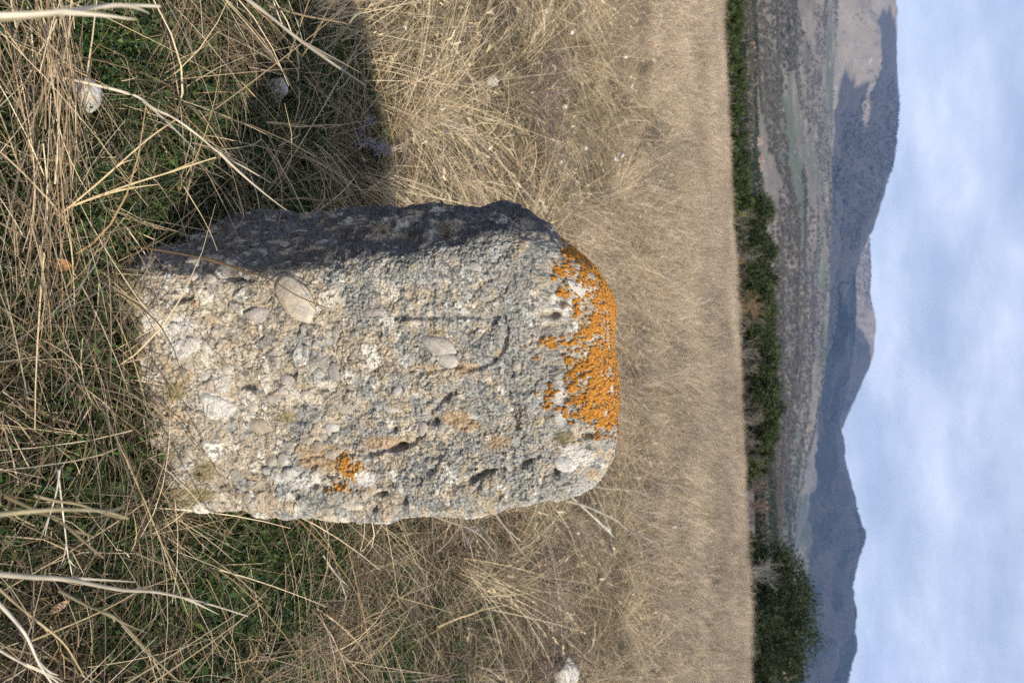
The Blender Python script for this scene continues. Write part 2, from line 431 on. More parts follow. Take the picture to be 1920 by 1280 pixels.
P0 = P0.copy(); P0[:, 2] -= topdrop + 0.34 * np.maximum(P0[:, 1] - 1.24, 0) * sstep(0.60, 0.76, P0[:, 2])
IX, IY = project(P0)                            # only used to author where lichens, pits and marks sit on the surface
facing = (N0 @ np.array([0.1, -0.95, 0.3])) > -0.05
def blob(cx, cy, rx, ry, ang=0.0):
    c, s = math.cos(ang), math.sin(ang); a = (IX - cx) * c + (IY - cy) * s; b = -(IX - cx) * s + (IY - cy) * c
    return np.exp(-((a / rx) ** 2 + (b / ry) ** 2)) * facing
def polyline_d(pts, jit=0.0):
    d = np.full(len(IX), 1e9)
    for (x0, y0), (x1, y1) in zip(pts[:-1], pts[1:]):
        vx, vy = x1 - x0, y1 - y0; L = vx * vx + vy * vy
        t = np.clip(((IX - x0) * vx + (IY - y0) * vy) / L, 0, 1)
        d = np.minimum(d, np.hypot(IX - x0 - t * vx, IY - y0 - t * vy))
    return np.where(facing, d, 1e9)
disp = (fbm(P0, 0.13, 101, 3) - 0.5) * 0.018 + (fbm(P0, 0.045, 111, 3) - 0.5) * 0.009
edge_rough = sstep(0.03, 0.0, np.abs(N0[:, 0] - 0.95) * 0.05)
disp += (fbm(P0, 0.10, 77, 3, 0.6) - 0.5) * 0.030 * sstep(0.4, 0.9, np.abs(N0[:, 0]))
disp += (fbm(P0 * np.array([1, 1, .55]), 0.035, 79, 3, 0.6) - 0.5) * 0.026 * sstep(-0.45, -0.75, N0[:, 0])
# clasts of two sizes
d1, d2, id1 = worley(P0 + (fbm(P0, 0.02, 5, 2)[:, None] - .5) * 0.012, 0.030, 200)
e1, e2, id2 = worley(P0 + (fbm(P0, 0.01, 6, 2)[:, None] - .5) * 0.006, 0.0125, 300)
g1, g2, id3 = worley(P0, 0.0055, 400)
lower = sstep(760, 520, IX + (fbm(P0, 0.08, 55, 3) - .5) * 260)          # clast-rich lower half
k1 = (id1 > 0.55) * sstep(0.02, 0.22, d2 - d1)
k2 = (id2 > 0.40) * sstep(0.02, 0.22, e2 - e1)
k3 = sstep(0.02, 0.25, g2 - g1)
disp += k1 * (0.0006 + 0.0022 * lower) * (0.5 + id1) + k2 * 0.0012 * (0.4 + id2) * (1 - 0.6 * k1) + k3 * 0.0015 * (1 - 0.7 * k1 * lower)
disp -= sstep(0.55, 0.68, fbm(P0, 0.011, 137, 3, 0.6)) * 0.0020 * (1 - 0.5 * k1)
disp += (fbm(P0, 0.004, 131, 2) - 0.5) * 0.0016
# pits
pit = sstep(0.60, 0.70, fbm(P0, 0.028, 141, 3, 0.6)) * sstep(0.5, 0.62, fbm(P0, 0.10, 151, 2))
disp -= pit * 0.0045
pm = np.zeros(len(IX))
for a in [(745, 838, 14, 7, -.3, 16), (492, 880, 9, 8, .2, 16), (900, 892, 22, 7, -.4, 12), (1052, 566, 12, 9, .2, 12), (1040, 588, 8, 6, 0, 9), (652, 728, 8, 6, 0, 10),
          (468, 724, 12, 5, .1, 9), (605, 730, 10, 6, .2, 9), (812, 790, 8, 7, .3, 14), (738, 806, 6, 5, 0, 10), (835, 748, 9, 6, .4, 8), (440, 518, 26, 9, .15, 14),
          (345, 560, 26, 7, -.2, 10), (1040, 885, 10, 6, .3, 12), (1100, 815, 12, 6, -.2, 12), (985, 868, 10, 5, 0, 8), (715, 925, 12, 4, -.1, 10), (590, 910, 8, 5, 0, 9),
          (1030, 592, 30, 6, 0, 5), (700, 955, 10, 8, 0, 9), (755, 940, 8, 14, 0.4, 10), (560, 790, 12, 4, .2, 6), (415, 910, 12, 6, 0, 8), (365, 885, 9, 8, .5, 9),
          (830, 432, 12, 9, .2, 12), (770, 446, 26, 10, .1, 10), (690, 395, 22, 7, .1, 10), (960, 405, 16, 10, .1, 10), (640, 440, 16, 6, 0, 8)]:
    b = blob(a[0], a[1], a[2], a[3], a[4]); disp -= b * a[5] * 0.001; pm = np.maximum(pm, b)
for pts, wd, dp in [([(690, 852), (735, 842), (765, 836), (790, 815)], 4, 5), ([(798, 792), (810, 770), (832, 745), (850, 735)], 5, 5), ([(832, 850), (818, 868), (806, 885)], 4, 4),
                    ([(880, 902), (925, 884), (942, 878)], 4, 5), ([(1010, 855), (985, 868), (960, 880)], 4, 4), ([(560, 860), (620, 850), (690, 852)], 3, 3),
                    ([(950, 735), (958, 770), (968, 815)], 5, 4), ([(785, 700), (850, 685), (905, 690)], 5, 4), ([(800, 620), (880, 620)], 6, 2.5), ([(930, 520), (905, 530), (880, 560)], 5, 3)]:
    dd = polyline_d(pts) + (fbm(P0, 0.012, 161, 2) - .5) * 6
    disp -= np.exp(-(dd / wd) ** 2) * dp * 0.001
# the carved letter: a stem with a bowl leaving its head
ltr = [(742, 592), (800, 592), (870, 588), (925, 584), (942, 592), (947, 620), (945, 648), (932, 668), (908, 684), (878, 692)]
dd = polyline_d(ltr) + (fbm(P0, 0.010, 171, 2) - .5) * 3.5
LET = np.exp(-(dd / 6.0) ** 4)
disp = disp * (1 - 0.40 * LET) - LET * (0.0017 + 0.0026 * sstep(925, 945, IX) + 0.0022 * sstep(630, 660, IY)) * (0.4 + 1.2 * fbm(P0, 0.016, 173, 2))
jy = IY + (fbm(P0, 0.012, 175, 3) - .5) * 9
cham = np.clip((jy - 570) / 24, 0, 1) * sstep(601, 596, jy) * sstep(735, 765, IX) * sstep(945, 930, IX) * facing
disp -= cham * 0.0024
inner = blob(870, 632, 62, 40); disp -= inner * 0.0035
V1 = P0 + N0 * disp[:, None]
# colour and lichen masks
n1 = fbm(P0, 0.06, 501, 4, 0.6); n2 = fbm(P0, 0.018, 511, 4, 0.6); n3 = fbm(P0, 0.006, 521, 3, 0.65); n4 = fbm(P0, 0.0028, 531, 2)
pal = np.array([(.50, .43, .34), (.58, .53, .45), (.38, .33, .27), (.47, .38, .29), (.30, .28, .25), (.66, .63, .57), (.42, .33, .22)])
matrix = np.array([.38, .33, .255]) * (0.45 + 1.1 * n3)[:, None]
c1 = pal[(id1 * 977).astype(int) % 7] * (0.80 + 0.4 * n2)[:, None]
c2 = pal[(id2 * 1381).astype(int) % 7] * (0.75 + 0.5 * n3)[:, None]
c3 = pal[(id3 * 733).astype(int) % 7] * 0.85
C = matrix
C = C * (1 - 0.6 * k3[:, None]) + c3 * 0.6 * k3[:, None]
C = C * (1 - 0.8 * k2[:, None]) + c2 * 0.8 * k2[:, None]
C = C * (1 - 0.9 * k1[:, None]) + c1 * 0.9 * k1[:, None]
def over(C, mk, c): return C * (1 - mk[:, None]) + (c if getattr(c, 'ndim', 1) == 2 else np.array(c)[None, :]) * mk[:, None]
# grey crust lichen over the upper part
gz = sstep(420, 760, IX + (n1 - .5) * 600) * 0.55 + 0.22
gmask = sstep(0.50, 0.60, 0.35 * n1 + 0.45 * n2 + 0.2 * n3 + (gz - 0.55) * 0.40)
graytone = np.array([.285, .295, .295])[None, :] * (0.15 + 1.75 * n4 * (0.35 + 1.25 * n3))[:, None]
C = over(C, gmask * 0.88 * (0.55 + 0.45 * sstep(0.3, 0.55, n3)), graytone)
# dark speckle
C = over(C, sstep(0.555, 0.65, n3) * 0.70, (.06, .06, .055))
C = over(C, sstep(0.66, 0.74, n4) * 0.35, (.05, .05, .05))
# white crust
wm = np.maximum.reduce([blob(405, 755, 46, 26, .3), blob(270, 600, 40, 30), blob(345, 650, 32, 30), blob(420, 715, 20, 30), blob(560, 900, 60, 18, .1), blob(1075, 860, 34, 30), blob(330, 610, 50, 26),
                        blob(690, 900, 24, 16), blob(1050, 755, 16, 60) * .9, blob(1085, 545, 22, 9, .9), blob(1060, 590, 10, 22)])
C = over(C, sstep(0.34, 0.72, wm * (0.30 + 0.7 * n2 + 0.7 * n3)) * 0.7, np.array([.62, .60, .57])[None, :] * (0.75 + 0.4 * n3)[:, None])
# ochre staining
om = np.maximum.reduce([blob(610, 860, 70, 34, .2), blob(720, 830, 60, 20) * .8, blob(860, 790, 50, 24, .3), blob(930, 830, 40, 24) * .8, blob(800, 545, 90, 36) * .5, blob(480, 620, 60, 30) * .5, blob(870, 690, 50, 24) * .7, blob(368, 568, 14, 12), blob(1110, 890, 16, 18) * .8, blob(935, 830, 26, 16)])
C = over(C, sstep(0.44, 0.74, om * (0.2 + 0.8 * n2 + 0.8 * n3)) * 0.50, (.42, .25, .10))
# olive moss low down and on edges
mm = np.maximum.reduce([blob(385, 882, 30, 22), blob(350, 930, 60, 20), blob(240, 520, 34, 16), blob(330, 735, 22, 20), blob(1060, 820, 26, 14), blob(540, 780, 24, 18) * .7, sstep(300, 255, IX) * .6])
C = over(C, sstep(0.36, 0.60, mm * (0.5 + 1.0 * n2)) * 0.7, (.17, .14, .05))
# left side: dark lichen patches, tinted darker and bluer to paint its shade
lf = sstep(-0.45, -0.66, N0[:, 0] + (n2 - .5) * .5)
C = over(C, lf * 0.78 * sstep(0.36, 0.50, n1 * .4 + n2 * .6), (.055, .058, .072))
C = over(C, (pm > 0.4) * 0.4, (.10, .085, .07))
# orange lichen
top_band = sstep(1035, 1120, IX + (n2 - .5) * 70 + (n1 - .5) * 50) * sstep(432, 462, IY) * sstep(830, 770, IY + (n1 - .5) * 60)
corner_l = np.maximum.reduce([blob(1085, 470, 30, 26), blob(1048, 505, 26, 14, .5), blob(1100, 445, 22, 18) * .8, blob(1060, 500, 16, 10)])
spots = np.maximum.reduce([blob(655, 880, 22, 28, .2), blob(640, 915, 30, 10) * .75, blob(1030, 645, 40, 26) * .8, blob(1035, 740, 24, 30) * .7, blob(1000, 780, 30, 10) * .6])
oq = 0.30 * n2 + 0.42 * n3 + 0.28 * n4
ORG = np.maximum(sstep(0.455, 0.505, oq + 0.15 * (top_band - 0.91)) * (top_band > 0.05), sstep(0.47, 0.53, oq + 0.26 * (np.maximum(corner_l, spots * .85) - 0.64)) * (np.maximum(corner_l, spots) > 0.12))
otone = np.array([.46, .20, .02])[None, :] * (0.45 + 1.0 * n3)[:, None]
C = over(C, top_band * 0.30 * sstep(.40, .55, n2), (.40, .27, .11))
C = over(C, ORG * 0.92, otone)
C = np.clip(C * np.array([0.97, 0.955, 0.91]), 0.012, 0.85)
V1 = V1 + N0 * (ORG * 0.0012)[:, None]
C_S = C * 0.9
NR = G.shape[0]
i = np.arange(NR - 1)[:, None]; j = np.arange(NS)[None, :]; j2 = (j + 1) % NS
FQ = np.stack([i * NS + j, i * NS + j2, (i + 1) * NS + j2, (i + 1) * NS + j], -1).reshape(-1, 4)

m, n, l, bs = new_mat('conglomerate_stone')
at = n.new('ShaderNodeAttribute'); at.attribute_name = 'col'
p = geo_pos(n)
fine = ramp(n, l, noise(n, l, 420, 4, 0.7, p), [(0.30, 0.40), (0.5, 1.0), (0.70, 1.45)])
cc = mix(n, l, 1.0, at.outputs['Color'], fine, 'MULTIPLY')
l.new(cc, bs.inputs['Base Color']); bs.inputs['Roughness'].default_value = 0.92; bs.inputs['Specular IOR Level'].default_value = 0.2
bump(n, l, noise(n, l, 520, 4, 0.7, p), 0.7, 0.0016, bs)
M_STONE = m
m, n, l, bs = new_mat('clast')
oi = n.new('ShaderNodeObjectInfo'); p = geo_pos(n)
mott = ramp(n, l, noise(n, l, 90, 5, 0.65, p), [(0.3, 0.72), (0.7, 1.22)])
cc = mix(n, l, 1.0, oi.outputs['Color'], mott, 'MULTIPLY')
spk = ramp(n, l, noise(n, l, 330, 4, 0.7, p), [(0.56, 0.0), (0.64, 0.55)])
cc = mix(n, l, spk, cc, (0.09, 0.09, 0.085))
gl = ramp(n, l, noise(n, l, 60, 5, 0.7, p), [(0.50, 0.0), (0.62, 0.7)])
cc = mix(n, l, gl, cc, (0.27, 0.265, 0.245))
l.new(cc, bs.inputs['Base Color']); bs.inputs['Roughness'].default_value = 0.9; bs.inputs['Specular IOR Level'].default_value = 0.2
bump(n, l, noise(n, l, 260, 5, 0.7, p), 0.7, 0.002, bs)
M_CLAST = m
m, n, l, bs = new_mat('orange_lichen')
p = geo_pos(n)
cc = ramp(n, l, noise(n, l, 300, 5, 0.7, p), [(0.30, (0.11, 0.05, 0.01)), (0.44, (0.33, 0.13, 0.012)), (0.58, (0.46, 0.195, 0.020)), (0.70, (0.52, 0.38, 0.19))])
l.new(cc, bs.inputs['Base Color']); bs.inputs['Roughness'].default_value = 0.95
bump(n, l, noise(n, l, 480, 4, 0.7, p), 0.8, 0.002, bs)
M_LICH = m

stone = empty('boundary_stone', (0.05, 1.25, 0))
SOFF = np.array([0.05, 1.25, 0])
tag(stone, 'upright weathered conglomerate boundary stone with carved letter and orange lichen', 'boundary stone')
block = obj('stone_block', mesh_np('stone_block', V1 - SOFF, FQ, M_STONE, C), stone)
# orange lichen as its own crust
fm = ORG[FQ].mean(1) > 0.45
fsel = FQ[fm]; used, inv = np.unique(fsel, return_inverse=True)
lv = V1[used] + N0[used] * (0.0004 + 0.0022 * n4[used] * (0.4 + n3[used]))[:, None]
lo_ = obj('orange_lichen', mesh_np('orange_lichen', lv - SOFF, inv.reshape(-1, 4), M_LICH), stone); lo_['label'] = 'rough bright orange lichen crust'; lo_['kind'] = 'stuff'

# embedded pebbles: shared lumps, each its own part
import bmesh
def rock_mesh(name, seed, sub=2, ang=0.35, flat=None, mat=None):
    bm = bmesh.new(); bmesh.ops.create_icosphere(bm, subdivisions=sub, radius=1.0)
    V = np.array([v.co[:] for v in bm.verts]); rg = np.random.default_rng(seed)
    k = 1 + (fbm(V + seed * 3.1, 0.9, seed, 3) - 0.5) * ang * 2
    V = V * k[:, None]
    for _ in range(11):                         # broken facets
        d = rg.normal(size=3); d /= np.linalg.norm(d); c = 0.50 + 0.35 * rg.random()
        h = V @ d - c; V = V - np.where(h > 0, h, 0)[:, None] * d * 0.85
    Fq = np.array([[v.index for v in f.verts] for f in bm.faces]); bm.free()
    return mesh_np(name, V, Fq, mat)
PEB = [rock_mesh('pebble_shape', s, 2, 0.28, mat=M_CLAST) for s in range(8)]
fr_idx = np.nonzero(facing & (P0[:, 2] > 0.0))[0]
fx, fy = IX[fr_idx], IY[fr_idx]
def add_pebble(px, py, a, b, ang, colr, up=0.20, thick=0.5, blend=0.30):
    k = fr_idx[np.argmin((fx - px) ** 2 + (fy - py) ** 2)]
    pos = V1[k] - SOFF; nv = Vector(N0[k]).normalized()
    # image +x is up along the stone, image +y is right
    t = Vector((0, 0, 1)) - nv * nv.z; t.normalize(); s = nv.cross(t) * -1
    s = t.cross(nv)
    ax = t * math.cos(ang) + s * math.sin(ang); ay = nv.cross(ax)
    mpp = 1.2 / FPX
    A, B = a * mpp, b * mpp; Cc = min(A, B) * thick
    o = obj('pebble', PEB[RNG.integers(8)], stone)
    o.matrix_local = Matrix.Translation(Vector(pos) + nv * Cc * (up - 0.5)) @ Matrix((( ax.x * A, ay.x * B, nv.x * Cc, 0), (ax.y * A, ay.y * B, nv.y * Cc, 0), (ax.z * A, ay.z * B, nv.z * Cc, 0), (0, 0, 0, 1)))
    o.color = (*(np.array(colr) * (1 - blend) + C_S[k] * blend), 1)
    return o
CR, WH, GY, PK, TN = (.52, .45, .35), (.56, .53, .48), (.40, .37, .32), (.46, .40, .36), (.40, .33, .24)
o = add_pebble(548, 556, 58, 42, 0.85, (.60, .50, .38), 0.55, 0.45); o['label'] = 'large smooth cream clast at the left edge'
for a in [(490, 590, 46, 24, .15, PK), (362, 643, 24, 22, 0, WH), (326, 616, 15, 14, 0, WH), (352, 690, 34, 22, .4, CR), (385, 705, 18, 14, .9, WH), (392, 745, 18, 16, .2, WH),
          (822, 645, 42, 26, .3, GY), (836, 672, 24, 18, .4, GY), (706, 585, 26, 10, .05, PK), (1062, 872, 28, 19, .3, WH), (735, 768, 24, 9, .2, WH), (884, 783, 26, 9, .1, WH),
          (505, 885, 26, 18, .1, WH), (545, 888, 22, 20, .1, WH), (566, 893, 14, 16, 0, TN), (1082, 540, 26, 12, .6, WH), (790, 804, 12, 18, .2, PK), (615, 640, 16, 13, .2, WH),
          (525, 660, 14, 11, .3, CR), (430, 690, 16, 14, 0, CR), (545, 715, 24, 16, .4, PK), (600, 700, 16, 14, .1, GY), (645, 770, 26, 18, .2, CR), (620, 800, 24, 14, 0, WH),
          (490, 800, 40, 22, .2, TN), (470, 760, 18, 16, .4, CR), (515, 745, 20, 12, .2, GY), (640, 660, 14, 12, .2, CR), (395, 525, 16, 12, .5, CR), (300, 700, 14, 12, .2, TN),
          (585, 960, 30, 12, .1, CR), (615, 955, 20, 12, .1, TN), (660, 950, 28, 12, 0, CR), (540, 930, 26, 12, 0, WH), (470, 935, 30, 12, .1, WH), (890, 500, 18, 12, .4, GY),
          (560, 430, 26, 8, .1, GY), (620, 405, 30, 9, .1, GY), (500, 445, 24, 9, .1, GY), (660, 420, 26, 8, .05, GY), (720, 410, 30, 8, .05, GY), (450, 450, 20, 8, .1, PK), (1115, 855, 16, 12, .2, WH)]:
    add_pebble(*a)
rr_ = np.random.default_rng(91)
n_p = 0
while n_p < 150:
    k = fr_idx[rr_.integers(len(fr_idx))]; x, y = IX[k], IY[k]
    if x < 265 or x > 1120: continue
    pr = 1.0 if x < 640 else 0.18
    if ORG[k] > 0.3 or LET[k] > 0.2 or rr_.random() > pr: continue
    if any(math.hypot(x - a, y - b) < c for a, b, c in [(548, 556, 62), (822, 645, 45), (490, 590, 40)]): continue
    s = 6 + 11 * rr_.random() ** 2.2
    cl = np.array([CR, WH, GY, PK, TN, CR, WH][rr_.integers(7)]) * (0.75 + 0.4 * rr_.random())
    if x > 640: cl = cl * 0.5 + np.array(GY) * 0.5
    add_pebble(x, y, s * (1 + .5 * rr_.random()), s, rr_.random() * 3, tuple(cl), 0.02 + 0.24 * rr_.random(), 0.6, 0.55); n_p += 1

# ------------------------------------------------------------------ blades
def ribbons(base, dirs, length, width, bend, nseg, colr, rg, tip=0.25, tipcol=None, round_=False, sag=0.0):
    """curved tapered strips. base (n,3), dirs (n,3) unit, bend (n,3) sideways pull, colr (n,3)"""
    n_ = len(base); k = nseg + 1
    t = np.linspace(0, 1, k)[None, :, None]
    C_ = base[:, None, :] + dirs[:, None, :] * (length[:, None, None] * t) + bend[:, None, :] * (length[:, None, None] * t * t)
    tan = np.gradient(C_, axis=1); tan /= np.linalg.norm(tan, axis=2, keepdims=True) + 1e-9
    rv = rg.normal(size=(n_, 1, 3)); sd = np.cross(tan, np.broadcast_to(rv, tan.shape)); sd /= np.linalg.norm(sd, axis=2, keepdims=True) + 1e-9
    w = (width[:, None, None] * 0.5) * (1 - (1 - tip) * t ** 1.3)
    cl = colr[:, None, :] * np.ones((1, k, 1))
    if tipcol is not None: cl = cl * (1 - t ** 2) + tipcol[:, None, :] * t ** 2
    if not round_:
        V = np.stack([C_ - sd * w, C_ + sd * w], 2).reshape(-1, 3)
        Cc = np.repeat(cl.reshape(-1, 3), 2, 0)
        b = (np.arange(n_) * k * 2)[:, None] + (np.arange(nseg) * 2)[None, :]
        Fq = np.stack([b, b + 1, b + 3, b + 2], -1).reshape(-1, 4)
    else:
        sd2 = np.cross(tan, sd); q = 3
        V = np.stack([C_ + (sd * math.cos(a) + sd2 * math.sin(a)) * w for a in np.arange(q) * 2 * math.pi / q], 2).reshape(-1, 3)
        Cc = np.repeat(cl.reshape(-1, 3), q, 0)
        b = (np.arange(n_) * k * q)[:, None] + (np.arange(nseg) * q)[None, :]
        Fq = np.concatenate([np.stack([b + e, b + (e + 1) % q, b + (e + 1) % q + q, b + e + q], -1).reshape(-1, 4) for e in range(q)])
    return V, Fq, Cc
STRAW = np.array([(.44, .345, .205), (.33, .25, .15), (.55, .455, .31), (.25, .185, .115), (.17, .125, .08), (.41, .33, .225), (.29, .20, .105), (.14, .11, .08)])
GREENS = np.array([(.045, .090, .020), (.06, .11, .028), (.032, .065, .018), (.085, .12, .032), (.04, .085, .04)])
def unit(v): return v / (np.linalg.norm(v, axis=-1, keepdims=True) + 1e-9)
def join(parts):
    Vs, Fs, Cs, off = [], [], [], 0
    for V, Fq, Cc in parts:
        Vs.append(V); Fs.append(Fq + off); Cs.append(Cc); off += len(V)
    return np.concatenate(Vs), np.concatenate(Fs), np.concatenate(Cs)
def rnd_col(rg, n_, pal, br=(0.75, 1.25)):
    return pal[rg.integers(len(pal), size=n_)] * rg.uniform(*br, size=(n_, 1))
def proto(name, parts, mat):
    V, Fq, Cc = join(parts)
    return obj(name, mesh_np(name, V, Fq, mat, Cc), link=False)
def litter(seed, n_=520, R=0.13, L=(0.025, 0.13), W=(0.0007, 0.0018), pal=STRAW, zmax=0.028, tilt=0.30, br=(.7, 1.2)):
    rg = np.random.default_rng(seed)
    b = np.concatenate([rg.normal(size=(n_, 2)) * R * 0.6, rg.random((n_, 1)) ** 1.5 * zmax], 1)
    a = rg.random(n_) * 2 * math.pi
    d = unit(np.stack([np.cos(a), np.sin(a), rg.normal(size=n_) * tilt + tilt * 0.25], 1))
    L_ = rg.uniform(*L, size=n_) * rg.random(n_) ** 0.4
    bd = rg.normal(size=(n_, 3)) * np.array([.25, .25, .10]) - np.array([0, 0, .10])
    return [ribbons(b, d, L_, rg.uniform(*W, size=n_), bd, 3, rnd_col(rg, n_, pal, br), rg, 0.5)]
def greens(seed, n_=160, R=0.07):
    rg = np.random.default_rng(seed)
    b = np.concatenate([rg.normal(size=(n_, 2)) * R * 0.55, np.zeros((n_, 1))], 1)
    a = rg.random(n_) * 2 * math.pi
    d = unit(np.stack([np.cos(a) * .8, np.sin(a) * .8, rg.uniform(.2, 1.2, n_)], 1))
    A = ribbons(b, d, rg.uniform(.012, .05, n_), rg.uniform(.0014, .0032, n_), rg.normal(size=(n_, 3)) * .3 - np.array([0, 0, .3]), 3, rnd_col(rg, n_, GREENS), rg, 0.2)
    # small round leaflets
    k = n_ // 2
    b2 = np.concatenate([rg.normal(size=(k, 2)) * R * 0.6, rg.uniform(.004, .022, (k, 1))], 1)
    a = rg.random(k) * 2 * math.pi
    d2 = unit(np.stack([np.cos(a), np.sin(a), rg.normal(size=k) * .4], 1))
    L_ = rg.uniform(.004, .010, k)
    Bq = ribbons(b2, d2, L_, L_ * .9, rg.normal(size=(k, 3)) * .3, 2, rnd_col(rg, k, GREENS, (.8, 1.3)), rg, 0.45)
    return [A, Bq]
def tuft(seed, n_=70, R=0.03, L=(0.10, 0.30), W=(0.0008, 0.0018), lean=(0.25, 0, 0), spread=0.45, pal=STRAW, br=(.8, 1.3), nseg=5, heads=0.0):
    rg = np.random.default_rng(seed)
    b = np.concatenate([rg.normal(size=(n_, 2)) * R * 0.5, np.zeros((n_, 1))], 1)
    d = unit(np.array([0, 0, 1.0]) + np.array(lean) + rg.normal(size=(n_, 3)) * np.array([spread, spread, .15]))
    L_ = rg.uniform(*L, size=n_)
    bd = (d * np.array([1, 1, 0])) * rg.uniform(.2, 1.0, (n_, 1)) - np.array([0, 0, 1]) * rg.uniform(.05, .45, (n_, 1)) + rg.normal(size=(n_, 3)) * .06
    c0 = rnd_col(rg, n_, pal, br)
    out = [ribbons(b, d, L_, rg.uniform(*W, size=n_), bd, nseg, c0, rg, 0.25, c0 * 1.15)]
    if heads:
        k = int(n_ * heads); e = b[:k] + d[:k] * L_[:k, None] + bd[:k] * L_[:k, None]; td = unit(d[:k] + 2 * bd[:k])
        for _ in range(5):
            dd_ = unit(td + rg.normal(size=(k, 3)) * .35)
            out.append(ribbons(e - td * rg.uniform(0, .04, (k, 1)), dd_, rg.uniform(.01, .025, k), np.full(k, W[1] * 1.6), rg.normal(size=(k, 3)) * .1, 2, c0[:k] * 1.1, rg, 0.2))
    return out

def scatter(name, pts, rots, scls, protos, label, cat, mat):
    me = bpy.data.meshes.new(name); me.from_pydata([tuple(p_) for p_ in pts], [], [])
    a = me.attributes.new('rot', 'FLOAT_VECTOR', 'POINT'); a.data.foreach_set('vector', np.asarray(rots, dtype=np.float32).ravel())
    a = me.attributes.new('scl', 'FLOAT', 'POINT'); a.data.foreach_set('value', np.asarray(scls, dtype=np.float32).ravel())
    me.materials.append(mat)
    o = obj(name, me)
    ng = bpy.data.node_groups.new(name, 'GeometryNodeTree')
    ng.interface.new_socket('Geometry', in_out='INPUT', socket_type='NodeSocketGeometry')
    ng.interface.new_socket('Geometry', in_out='OUTPUT', socket_type='NodeSocketGeometry')
    n, l = ng.nodes, ng.links
    gi, go = n.new('NodeGroupInput'), n.new('NodeGroupOutput')
    jn = n.new('GeometryNodeJoinGeometry')
    for pr in protos:
        oi = n.new('GeometryNodeObjectInfo'); oi.inputs['Object'].default_value = pr
        gti = n.new('GeometryNodeGeometryToInstance'); l.new(oi.outputs['Geometry'], gti.inputs[0]); l.new(gti.outputs[0], jn.inputs[0])
    ip = n.new('GeometryNodeInstanceOnPoints')
    l.new(gi.outputs[0], ip.inputs['Points']); l.new(jn.outputs[0], ip.inputs['Instance'])
    ip.inputs['Pick Instance'].default_value = True
    rv = n.new('FunctionNodeRandomValue'); rv.data_type = 'INT'
    rv.inputs[4].default_value = 0; rv.inputs[5].default_value = len(protos) - 1
    l.new(rv.outputs[2], ip.inputs['Instance Index'])
    na = n.new('GeometryNodeInputNamedAttribute'); na.data_type = 'FLOAT_VECTOR'; na.inputs[0].default_value = 'rot'
    er = n.new('FunctionNodeEulerToRotation'); l.new(na.outputs[0], er.inputs[0]); l.new(er.outputs[0], ip.inputs['Rotation'])
    nb = n.new('GeometryNodeInputNamedAttribute'); nb.data_type = 'FLOAT'; nb.inputs[0].default_value = 'scl'
    l.new(nb.outputs[0], ip.inputs['Scale'])
    l.new(ip.outputs[0], go.inputs[0])
    md = o.modifiers.new('scatter', 'NODES'); md.node_group = ng
    tag(o, label, cat, kind='stuff')
    return o
def wedge(n_, r0, r1, rg, half=0.56, power=1.0, pad=0.25):
    """points in the ground wedge the picture covers, even per area"""
    r = np.sqrt(rg.random(n_) * (r1 ** 2 - r0 ** 2) + r0 ** 2) if power == 1.0 else r0 + (r1 - r0) * rg.random(n_) ** power
    x = (rg.random(n_) * 2 - 1) * (r * half + pad)
    return np.stack([x, r, H(x, r)], 1)
def clear_of_stone(P, mrg=0.0):
    x, y = P[:, 0], P[:, 1]
    front = y - (1.108 + (x + .12) * .19)
    ins = (x > -.27 - mrg) & (x < .29 + mrg) & (front > -mrg) & (y < 1.60 + mrg)
    ins &= ~((x < -.12) & (y < 1.108 + (-.12 - x) * 1.35 - mrg))
    return ~ins
def rot_z(n_, rg, tilt=0.0):
    return np.stack([rg.normal(size=n_) * tilt, rg.normal(size=n_) * tilt, rg.random(n_) * 2 * math.pi], 1)

rg = np.random.default_rng(1234)
def straw_patch(seed, R, n_, L, W, zmax, tilt, lean, pal, br, nseg=3, dark=0):
    g = np.random.default_rng(seed)
    r = R * np.sqrt(g.random(n_)); a0 = g.random(n_) * 2 * math.pi
    b = np.stack([r * np.cos(a0), r * np.sin(a0), g.random(n_) ** 1.6 * zmax], 1)
    # neighbours lie much the same way
    Pn = b * np.array([1, 1, 0]) + seed * 7.3
    a = (fbm(Pn, 0.16, seed, 2) * 9.0) + g.normal(size=n_) * 0.75
    d = unit(np.stack([np.cos(a) + lean, np.sin(a), g.normal(size=n_) * tilt + tilt * 0.4], 1))
    L_ = L[0] + (L[1] - L[0]) * g.random(n_) ** 2.0
    bd = g.normal(size=(n_, 3)) * np.array([.28, .28, .10]) - np.array([0, 0, .12 + .3 * tilt])
    tone = 0.65 + 0.8 * fbm(Pn, 0.10, seed + 3, 2)[:, None]
    out = [ribbons(b, d, L_, W[0] + (W[1] - W[0]) * g.random(n_) ** 1.8, bd, nseg, rnd_col(g, n_, pal, br) * tone, g, 0.5)]
    if dark:
        r = R * np.sqrt(g.random(dark)); a0 = g.random(dark) * 2 * math.pi
        b = np.stack([r * np.cos(a0), r * np.sin(a0), g.random(dark) * zmax * .3], 1); a = g.random(dark) * 6.283
        d = unit(np.stack([np.cos(a), np.sin(a), g.normal(size=dark) * .15], 1))
        out.append(ribbons(b, d, g.uniform(.02, .09, dark), g.uniform(.0010, .0022, dark), g.normal(size=(dark, 3)) * .3, 2,
                           rnd_col(g, dark, np.array([(.09, .065, .04), (.12, .08, .045), (.06, .05, .03), (.14, .10, .06), (.07, .07, .03)])), g, .5))
    return out
